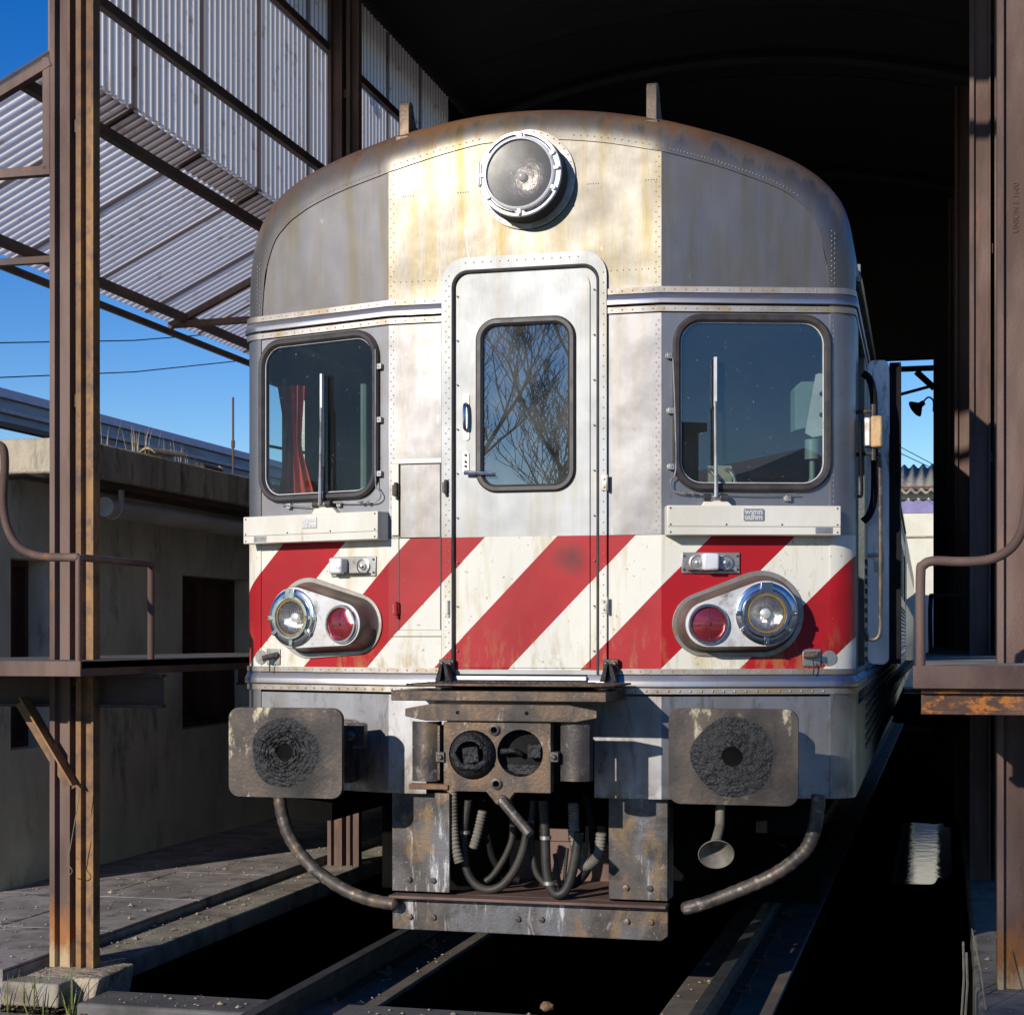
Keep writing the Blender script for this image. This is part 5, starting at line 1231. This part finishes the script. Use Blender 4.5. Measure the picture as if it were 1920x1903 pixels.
# ================================================================ WALKWAYS WITH HANDRAILS
def walkway(sd, lab):
    x0 = -1.80 if sd < 0 else 1.715; xo = -2.95 if sd < 0 else 3.0; ya = -.70; zd = 1.405 if sd < 0 else 1.40
    t = thing('walkway', lab, 'walkway', (x0, ya, zd), 'raised walkways beside the track')
    m = MB(); a, b_ = sorted((x0, xo)); m.box((a+.012, ya+.012, zd-.03),(b_, 44, zd)); m.build('deck', 'conc_dark' if sd < 0 else 'conc', t)
    m = MB(); h_ = .065 if sd < 0 else .085; m.box((a, ya, zd-h_),(b_, ya+.012, zd+.002)); m.build('edge_beam', 'rust', t, bevel=.002)
    m = MB(); xx = x0 if sd < 0 else x0+.012; m.box((xx-.012, ya+.0125, zd-h_),(xx, 44, zd+.002)); m.build('edge_beam', 'rust_dark', t, bevel=.002)
    yb_ = -.10 if sd < 0 else ya+.04
    for yc in (yb_, 3.6, 7.2, 10.9):
        m = MB(); zz0, zz1 = (1.18, 1.338) if sd < 0 else (1.215, 1.312); xi = x0+.06*(-sd if sd < 0 else 1)
        xi = -1.72 if sd < 0 else 1.745
        a, b_ = sorted((xi, xo)); m.box((a, yc+.03, zz0),(b_, yc+.05, zz1)); m.box((a, yc, zz0),(b_, yc+.08, zz0+.016)); m.box((a, yc, zz1-.016),(b_, yc+.08, zz1))
        m.build('cross_beam', 'rust_dark' if sd < 0 else 'rust_flaky', t, bevel=.002)
    pipe = 'rust'; r_ = .0165
    z1 = on_y(150, 1045, ya+.02).z if sd < 0 else on_y(1725, 1052, ya+.02).z
    m = MB()
    if sd < 0:
        xp = x0-.02; Y0 = ya+.02
        pts = [on_y(0, 832, Y0)+Vector((-.05,0,.0)), on_y(4, 838, Y0), on_y(9, 870, Y0), on_y(6, 940, Y0), on_y(14, 990, Y0), on_y(36, 1026, Y0), on_y(70, 1042, Y0), on_y(110, 1045, Y0), Vector((xp, Y0, z1))]
        m.tube(smooth_path(pts, 6), .0185, 12); top = m.build('top_rail', pipe, t)
        m = MB(); e = Vector((xp, on_x(283, 1060, xp).y, z1)); m.tube([Vector((xp, Y0, z1)), e], r_, 12); m.build('side_rail', pipe, t)
        m = MB(); m.tube([Vector((xp, Y0, z1+.01)), Vector((xp, Y0, zd-.06))], .014, 12); m.build('post', pipe, t)
        m = MB(); m.tube([e+Vector((0,0,.01)), Vector((xp, e.y, zd))], r_, 12); m.build('post', pipe, t)
    else:
        xp = on_y(1726, 1100, ya+.02).x; Y0 = ya+.02
        pts = [Vector((xp, Y0, zd)), Vector((xp, Y0, z1-.06)), Vector((xp+.012, Y0, z1-.015)), Vector((xp+.05, Y0, z1)), on_y(1800, 1053, Y0), on_y(1850, 1050, Y0), on_y(1888, 1034, Y0), on_y(1912, 1004, Y0), on_y(1924, 960, Y0), on_y(1932, 880, Y0)]
        m.tube(smooth_path(pts, 6), .0185, 12); m.build('handrail', pipe, t)
        m = MB(); p = on_y(1740, 1085, 5.5); m.tube(smooth_path([Vector((xp, 5.0, zd)), Vector((xp, 5.0, z1-.03)), Vector((xp+.05, 5.0, z1)), Vector((xp+.4, 5.0, z1))], 5), .016, 10); m.build('handrail', pipe, t)
    if sd < 0:
        A_ = on_y(30, 1315, -.16); B_ = on_y(128, 1480, -.16); m = MB(); d = (B_-A_); T = Matrix.Translation(A_) @ d.to_track_quat('Y','Z').to_matrix().to_4x4()
        m.box((-.055,0,-.035),(-.045,d.length,.045), T); m.box((-.055,0,.035),(.03,d.length,.045), T); m.build('knee_brace', 'rust_orange', t, bevel=.002)
    return t
walkway(-1, 'raised walkway on the left with bent pipe handrail in front of the double column')
walkway(1, 'raised rusty walkway on the right with swept pipe handrail and flaking beam')
# wire hook on the left column
Y0 = -.20
m = MB(); m.tube(smooth_path([on_y(148,1482,Y0), on_y(147,1500,Y0), on_y(137,1560,Y0), on_y(128,1610,Y0), on_y(128,1620,Y0), on_y(135,1630,Y0), on_y(134,1637,Y0), on_y(128,1640,Y0), on_y(120,1639,Y0)], 5), .0022, 6)
tag(m.build('wire_hook', 'corr_hose'), 'thin bent wire hook hanging down the left column below the walkway', 'hook')

# ================================================================ BUILDINGS ON THE LEFT
lb = thing('low_building', 'low plastered building with thick concrete roof slab behind the left columns', 'building', (-3.6, 1.6, 0))
def holed_wall(x, y0, y1, z0, z1, holes, mat, parent, th=.25, name='wall'):
    T = Matrix(((0,0,1,x),(1,0,0,0),(0,1,0,0),(0,0,0,1)))
    m = MB(); m.plate([(y0,z0),(y1,z0),(y1,z1),(y0,z1)], -th, 0, [[(a,c),(b_,c),(b_,d),(a,d)] for a,b_,c,d in holes], T); return m.build(name, mat, parent, smooth=0)
w1a, w1b = on_x(20, 1200, -3.6).y, on_x(91, 1200, -3.6).y; w2a, w2b = on_x(342, 1200, -3.6).y, on_x(470, 1200, -3.6).y
H = [(w1a, w1b, .83, 1.99), (w2a, w2b, .83, 1.97), (7.5, 8.4, 0.02, 2.0)]
holed_wall(-3.6, 1.62, 16, -.02, 2.47, H, 'plaster', lb)
for a, b_, c_, d in H[:2]:
    m = MB(); m.box((-3.82, a, c_),(-3.80, b_, d)); wn = m.build('window', 'dark_wood', lb)
    nl = 14
    for i in range(nl):
        z_ = c_+.05+(d-c_-.1)*i/nl; m = MB(); T = Matrix.Translation((-3.775, 0, z_)) @ Matrix.Rotation(R(30), 4, 'Y')
        m.box((-.02, a+.04, 0),(.012, (a+b_)/2-.03, .006), T); m.build('louvre_slat', 'dark_wood', wn)
    m = MB(); m.box((-3.80,a,c_),(-3.74,a+.04,d)); m.box((-3.80,b_-.04,c_),(-3.74,b_,d)); m.box((-3.80,(a+b_)/2-.03,c_+.04),(-3.745,(a+b_)/2+.03,d-.04)); m.box((-3.80,a+.04,d-.04),(-3.74,b_-.04,d)); m.box((-3.80,a+.04,c_),(-3.74,b_-.04,c_+.04)); m.build('window_frame', 'dark_wood', wn)
m = MB(); m.box((-3.82, 7.5, .02),(-3.80, 8.4, 2.0)); m.build('door', 'dark_wood', lb)
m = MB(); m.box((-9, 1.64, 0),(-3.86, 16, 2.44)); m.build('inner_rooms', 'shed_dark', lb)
zt = on_x(186, 830, -3.1).z; zb = zt-.21
m = MB(); m.box((-9, 1.60, zb),(-3.1, 16, zt)); m.build('roof_slab', 'fascia', lb, bevel=.015)
m = MB(); m.box((-3.4, 1.75, zb-.04),(-3.16, 16, zb-.002)); m.build('soffit_beam', 'rust_dark', lb)
# gutter pipe with a bracket
gy = on_x(196, 950, -3.2); 
m = MB(); m.tube([(-3.2, gy.y, gy.z),(-3.2, 15, gy.z-.05)], .062, 16); gp = m.build('gutter', 'pvc', lb)
m = MB(); m.tube([(-3.2+.066*math.cos(a_), gy.y+.10, gy.z+.066*math.sin(a_)) for a_ in [R(x) for x in range(-200, 20, 20)]], .010, 6); m.box((-3.15, gy.y+.085, gy.z),(-3.125, gy.y+.115, gy.z+.11)); m.build('gutter_bracket', 'pvc', gp)
m = MB(); m.tube([(-3.45,.8,2.36),(-3.3,1.4,2.44),(-3.25,3.0,2.44)], .018, 8); m.build('conduit', 'rust_dark', lb)
# weeds, broken tile and rubble on the slab
def blades(pts, n_, h0, h1, lean, name, mat, lab, cat):
    m = MB()
    for (x, y, z, sp_) in pts:
        for i in range(n_):
            a = random.uniform(0, 6.28); rr = random.uniform(0, sp_); h = random.uniform(h0, h1); l_ = random.uniform(.1, lean)
            p = Vector((x+rr*math.cos(a), y+rr*math.sin(a), z)); d = Vector((math.cos(a)*l_*h, math.sin(a)*l_*h, h)); sd_ = Vector((-math.sin(a), math.cos(a), 0))*(.0040 if mat == 'grass' else .0022)
            q = p+d*.5+Vector((0,0,.08*h)); r_ = p+d
            m.add([p-sd_, p+sd_, q+sd_*.7, q-sd_*.7, r_], [(0,1,2,3),(3,2,4)])
    return tag(m.build(name, mat, None, smooth=0, fixn=False), lab, cat, kind='stuff')
pts = [(on_x(px_, 870, -3.15).x-.05, on_x(px_, 870, -3.15).y, zt, .10) for px_ in (205, 268, 275, 285, 322, 345, 360, 366)]
blades(pts, 7, .10, .22, .35, 'roof_weeds', 'drygrass', 'dry grey weeds growing along the concrete roof slab', 'weeds')
for px0, px1, lab in ((262,342,'broken curled roof tile lying on the concrete slab edge'),):
    a = on_x(px0+18, 850, -3.14); b_ = on_x(px1, 868, -3.14)
    m = MB(); L = b_.y-a.y
    m.sweep([(Vector((-3.16, a.y+L*t, zt+.01+.02*t)), Vector((1,0,0)), Vector((0,0,1))) for t in (0,.3,.6,.9,1)], [(-.06+.12*i/8, .012+.035*math.sin(PI*i/8)) for i in range(9)]+[(.06-.12*i/8, .004+.030*math.sin(PI*i/8)) for i in range(9)])
    tag(m.build('broken_tile', 'tile', None), lab, 'tile')
a = on_x(388, 876, -3.14); m = MB(); m.sweep([(Vector((-3.16, a.y-.1+.3*t, zt+.008)), Vector((1,0,0)), Vector((0,0,1))) for t in (0,.5,1)], [(-.05+.10*i/6, .03*math.sin(PI*i/6)) for i in range(7)]+[(.05,-.006),(-.05,-.006)])
tag(m.build('broken_tile', 'shed_dark', None), 'dark curved tile fragment on the slab near the railcar corner', 'tile')
a = on_x(414, 878, -3.14); m = MB(); m.disc(.035, 0, 7, Matrix.Translation((-3.15, a.y, zt+.005)), .04, 2); tag(m.build('stone', 'tile', None, smooth=0), 'small stone lying on the roof slab beside the dark tile fragment', 'stone')
# antenna pole
a = on_x(437, 890, -3.9); b_ = on_x(437, 745, -3.9)
pl = thing('antenna_pole', 'thin upright pole rising behind the concrete slab', 'pole', (a.x, a.y, 2.6))
m = MB(); m.tube([(a.x,a.y,2.6), (a.x,a.y,b_.z)], .009, 6); m.build('pole', 'rust_dark', pl)
m = MB(); m.tube([(a.x,a.y,b_.z-.42), (a.x,a.y,b_.z-.36)], .016, 6); m.build('collar', 'rust_dark', pl)
# warehouse beyond
XW = -25
wh = thing('warehouse', 'long pale warehouse with blue grey fascia beyond the low building', 'warehouse', (XW, 15, 0))
def xz(px, py): q = on_x(px, py, XW); return q
zA, zB_, zC, zD = xz(0,721).z, xz(0,748).z, xz(0,768).z, xz(0,789).z
def lb_(x0, x1, z0, z1, nm, mt, y0=15, y1=150): m = MB(); m.box((x0,y0,z0),(x1,y1,z1)); return m.build(nm, mt, wh)
m = MB(); m.add([(XW+.3,15,zB_),(XW+.3,150,zB_),(XW-.3,150,zA),(XW-.3,15,zA),(XW-8,15,zA+.6),(XW-8,150,zA+.6)], [(0,1,2,3),(3,2,5,4)]); m.build('roof', 'wh_roof', wh, smooth=0, fixn=False)
lb_(XW-.1, XW+.12, zC+.02, zB_-.02, 'fascia', 'wh_blue'); lb_(XW-.05, XW+.2, zC-.10, zC+.01, 'fascia_rail', 'wh_roof'); lb_(XW-.3, XW, zD, zC-.12, 'fascia', 'wh_blue'); lb_(XW-.3, XW+.02, zD-.16, zD-.01, 'lintel', 'rust_dark')
lb_(XW-6.2, XW-6, 0, zD, 'wall', 'wh_pink')
for yy in range(18, 150, 6): m = MB(); m.box((XW-.2,yy,0),(XW-.05,yy+.2,zD-.17)); m.build('column', 'rust_dark', wh)
# overhead wires
for i, ((a1, b1), (a2, b2)) in enumerate((((0,643),(456,622)), ((0,708),(456,676)))):
    p = on_x(a1, b1, -30); q = on_y(a2, b2, 60)
    d = q-p; m = MB(); m.tube([p-d*1.5, p, p+d*.5+Vector((0,0,-.15)), q, q+d*2], .022, 5)
    tag(m.build('overhead_wire', 'black'), ('upper' if i == 0 else 'lower')+' thin cable crossing the blue sky on the left', 'cable', 'cables on the left')
for i, ((a1, b1), (a2, b2)) in enumerate((((1684,848),(1752,880)), ((1684,836),(1752,872)))):
    p = on_y(a1, b1, 40); q = on_y(a2, b2, 38); d = q-p; m = MB(); m.tube([p-d*8, p, q, q+d*8], .012, 4)
    tag(m.build('overhead_wire', 'black'), ('thicker' if i == 0 else 'fainter upper')+' cable above the tiled roof in the far opening', 'cable', 'cables in the far opening')
# building beyond the shed
YB2 = 46
fb = thing('far_house', 'cream walled building with violet band and corrugated grey roof in the far opening', 'building', (2, YB2, 0))
def zz(py): return on_y(1720, py, YB2).z
x0, x1 = -9, 9
T = Matrix(((1,0,0,0),(0,0,-1,YB2),(0,1,0,0),(0,0,0,1)))
m = MB(); m.box((x0,YB2,0),(x1,YB2+5,zz(961))); m.build('wall', 'far_white', fb)
m = MB(); m.box((x0,YB2-.03,zz(962)),(x1,YB2+5,zz(938))); m.build('painted_band', 'far_purple', fb)
m = MB(); m.box((x0,YB2-.02,zz(937)),(x1,YB2+5,zz(921))); m.build('wall_top', 'far_white', fb)
m = MB(); m.box((x0,YB2-.06,zz(1008)),(x1,YB2+.0,zz(1005))); m.build('string_course', 'tile', fb)
n_ = 380; vs = []; fs = []; ptc = .30; ze, zr = on_y(1720,920,YB2-.45).z, on_y(1720,874,YB2+4).z
for i in range(n_+1):
    x = x0+(x1-x0)*i/n_; h = .07*math.cos(2*PI*x/ptc); vs += [(x, YB2-.5, ze+h), (x, YB2+4, zr+1.2+h)]
    # keep the roof line seen
vs = [(x, y, z if y < YB2 else zr+ (z-zr-1.2)) for x, y, z in vs]
for i in range(n_): fs.append((2*i, 2*i+2, 2*i+3, 2*i+1))
m = MB(); m.add(vs, fs); rf = m.build('roof', 'far_tile', fb, smooth=60, fixn=False); md = rf.modifiers.new('thick', 'SOLIDIFY'); md.thickness = .06
m = MB(); m.box((x0,YB2-.4,zz(921)+.01),(x1,YB2,zz(914))); m.build('eave_board', 'dark_wood', fb)

# ================================================================ SMALL THINGS NEAR THE FRONT
gp_ = [(-2.36,-.44,-.19,.05),(-2.30,-.46,-.19,.05),(-2.18,-.43,-.19,.05),(-2.06,-.44,-.19,.04),(-1.98,-.45,-.19,.03),(-2.46,-.46,-.19,.06),(-2.12,-.48,-.19,.08)]
blades(gp_, 12, .08, .26, .8, 'grass_tufts', 'grass', 'green and straw coloured grass at the foot of the left concrete plinth', 'grass')
m = MB()
for i in range(170):
    x = random.uniform(-2.4,-1.0); y = (-.60 if x > -1.95 else -.48)+random.uniform(-.07,.03); s2 = random.uniform(.006,.018)
    T = Matrix.Translation((x, y, -.18+random.uniform(0,.03))) @ Matrix.Rotation(random.uniform(0,6), 4, 'Z') @ Matrix.Rotation(random.uniform(-.8,.8), 4, 'X')
    m.add([(-s2,-s2*.5,0),(s2*.3,-s2*.6,.003),(s2,0,.006),(s2*.2,s2*.6,.002),(-s2*.8,s2*.4,.004)], [(0,1,2,3,4)], T)
tag(m.build('leaf_litter', 'leaf', None, smooth=0, fixn=False), 'brown dead leaves along the foot of the front kerb', 'leaves', kind='stuff')
m = MB()
for i in range(900):
    zone = random.random()
    if zone < .5: x, y, z = random.uniform(-3.5,-2.35), random.uniform(-.4,6), .004
    elif zone < .75: x, y, z = random.uniform(-2.30,-2.05), random.uniform(-.4,6), -.046
    elif zone < .85: x, y, z = random.uniform(-1.85,1.9), random.uniform(-.55,-.29), -.106
    elif zone < .93: x, y, z = random.choice((-1,1))*random.uniform(.64,.80), random.uniform(-.2,2), -.131
    else: x, y, z = random.uniform(2.0,2.3), random.uniform(-.4,3), .004
    s2 = random.uniform(.002,.008) if random.random() < .93 else random.uniform(.01,.018)
    T = Matrix.Translation((x,y,z)) @ Matrix.Rotation(random.uniform(0,6), 4, 'Z')
    m.add([(-s2,-s2*.7,0),(s2,-s2,0),(s2*.8,s2,0),(-s2,s2*.6,0),(0,0,s2*.9)], [(0,1,4),(1,2,4),(2,3,4),(3,0,4)], T)
tag(m.build('grit', 'tile', None, smooth=0, fixn=False), 'loose grit and crumbs scattered over paving, kerbs and beams', 'grit', kind='stuff')
def rock(p, s_, lab, mat='conc'):
    m = MB(); bm = bmesh.new(); bmesh.ops.create_icosphere(bm, subdivisions=2, radius=s_)
    for v in bm.verts: v.co *= random.uniform(.75, 1.15); v.co.z *= .6
    m.add([v.co[:] for v in bm.verts], [tuple(q.index for q in f.verts) for f in bm.faces], Matrix.Translation(p)); bm.free()
    return tag(m.build('stone', mat, None, smooth=0), lab, 'stone', 'loose stones')
rock((-2.50,-.42,-.17), .13, 'rough broken lump of concrete left of the plinth')
rock((-.46,-.15,-.16+.02), .0, 'x') if False else None
p = on_z(1025, 1895, -.11); rock((p.x, p.y, -.09), .035, 'small pointed brown stone on the kerb between the rails', 'rust_orange')
p = on_z(750, 1838, -.17)
m = MB(); m.plate([(-.02,0),(.0,-.012),(.025,0),(.0,.014)], 0, .002, T=Matrix.Translation((-.68, .35, -.16)) @ Matrix.Rotation(R(25), 4, 'X')); tag(m.build('leaf', 'leaf', None), 'single yellow leaf lying on the left beam between the rails', 'leaf')
for i, (pa, pb) in enumerate((((1806,1765),(1803,1903)), ((1812,1785),(1810,1903)), ((1822,1740),(1850,1903)))):
    a = on_y(*pa, .02-.1*i); b_ = on_y(*pb, -.02-.1*i); m = MB(); m.tube([a, (a+b_)/2+Vector((.006,0,0)), b_, b_+Vector((0,0,-.5))], .005 if i < 2 else .003, 5)
    tag(m.build('dry_stalk', 'drygrass', None), ['tallest pale dry stalk beside the right kerb', 'shorter pale dry stalk next to the tallest one', 'thin leaning stalk against the right concrete slab'][i], 'stalk', 'dry stalks at the right kerb')

# ================================================================ BEHIND THE CAMERA STATION (seen mirrored in the windows)
def tree(loc, h, seed, lab, lean=(.2,0)):
    rnd = random.Random(seed); t = thing('bare_tree', lab, 'tree', loc); m = MB(); tw = MB()
    def branch(p, d, L, r, depth):
        pts = [p]; rad = [r]; q = p; dd = d.normalized(); n_ = 5
        for i in range(n_):
            dd = (dd+Vector((rnd.uniform(-.16,.16), rnd.uniform(-.16,.16), rnd.uniform(-.02,.12)))).normalized(); q = q+dd*L/n_; pts.append(q); rad.append(r*(1-.6*(i+1)/n_))
        (m if depth < 2 else tw).tube(pts, r, 7 if depth < 2 else 4, rad=rad)
        if depth >= 5: return
        k_ = {0:8, 1:7, 2:6, 3:4, 4:2}[depth]
        for i in range(k_):
            f = .25+.75*(i+1)/k_; j = min(int(f*n_), n_-1); bp = pts[j].lerp(pts[j+1], f*n_-j) if j+1 <= n_ else pts[-1]
            ax_ = Vector((rnd.uniform(-1,1), rnd.uniform(-1,1), rnd.uniform(-.1,.5))).normalized()
            nd_ = (dd*.75+ax_*.75+Vector((0,0,.2))).normalized(); branch(bp, nd_, L*rnd.uniform(.42,.66), max(rad[min(j,n_)]*.55, .009), depth+1)
    branch(Vector(loc), Vector((lean[0], lean[1], 1)), h*.52, .17, 0)
    m.build('trunk', 'bark', t); tw.build('crown', 'bark', t); return t
tree((-7.6,-24,-.1), 11, 11, 'bare winter tree with forking branches, mirrored in the door window', (.16,0))
tree((-6.3,-28,-.1), 11, 5, 'second bare tree right of the first in the door window reflection', (.2,.1))
hs = thing('house', 'grey house with gable roof and chimney, mirrored in the right cab window', 'house', (17,-30,-.1))
m = MB(); m.box((11,-36,-.1),(24,-29,3.2)); m.build('wall', 'house', hs)
m = MB(); m.plate([(10.6,3.2),(24.4,3.2),(17.5,6.0)], 0, 7.4, T=Matrix(((1,0,0,0),(0,0,-1,-28.8+.0),(0,1,0,0),(0,0,0,1))) @ Matrix.Translation((0,0,-.2))); m.build('roof', 'wh_roof', hs, smooth=0)
m = MB(); m.box((14.2,-30.6,3.6),(15.2,-29.6,6.4)); m.box((14.05,-30.75,6.4),(15.35,-29.45,6.6)); m.build('chimney', 'house', hs)
st = thing('store_shed', 'low pale shed mirrored at the foot of the door window', 'shed', (-7,-16,-.1))
m = MB(); m.box((-9.8,-19,-.1),(-5.0,-15,2.55)); m.build('wall', 'wh_pink', st)
m = MB(); m.box((-10,-19.2,2.552),(-4.8,-14.8,2.7)); m.build('roof', 'wh_roof', st)

for o in bpy.data.objects:
    if '_base' in o: del o['_base']
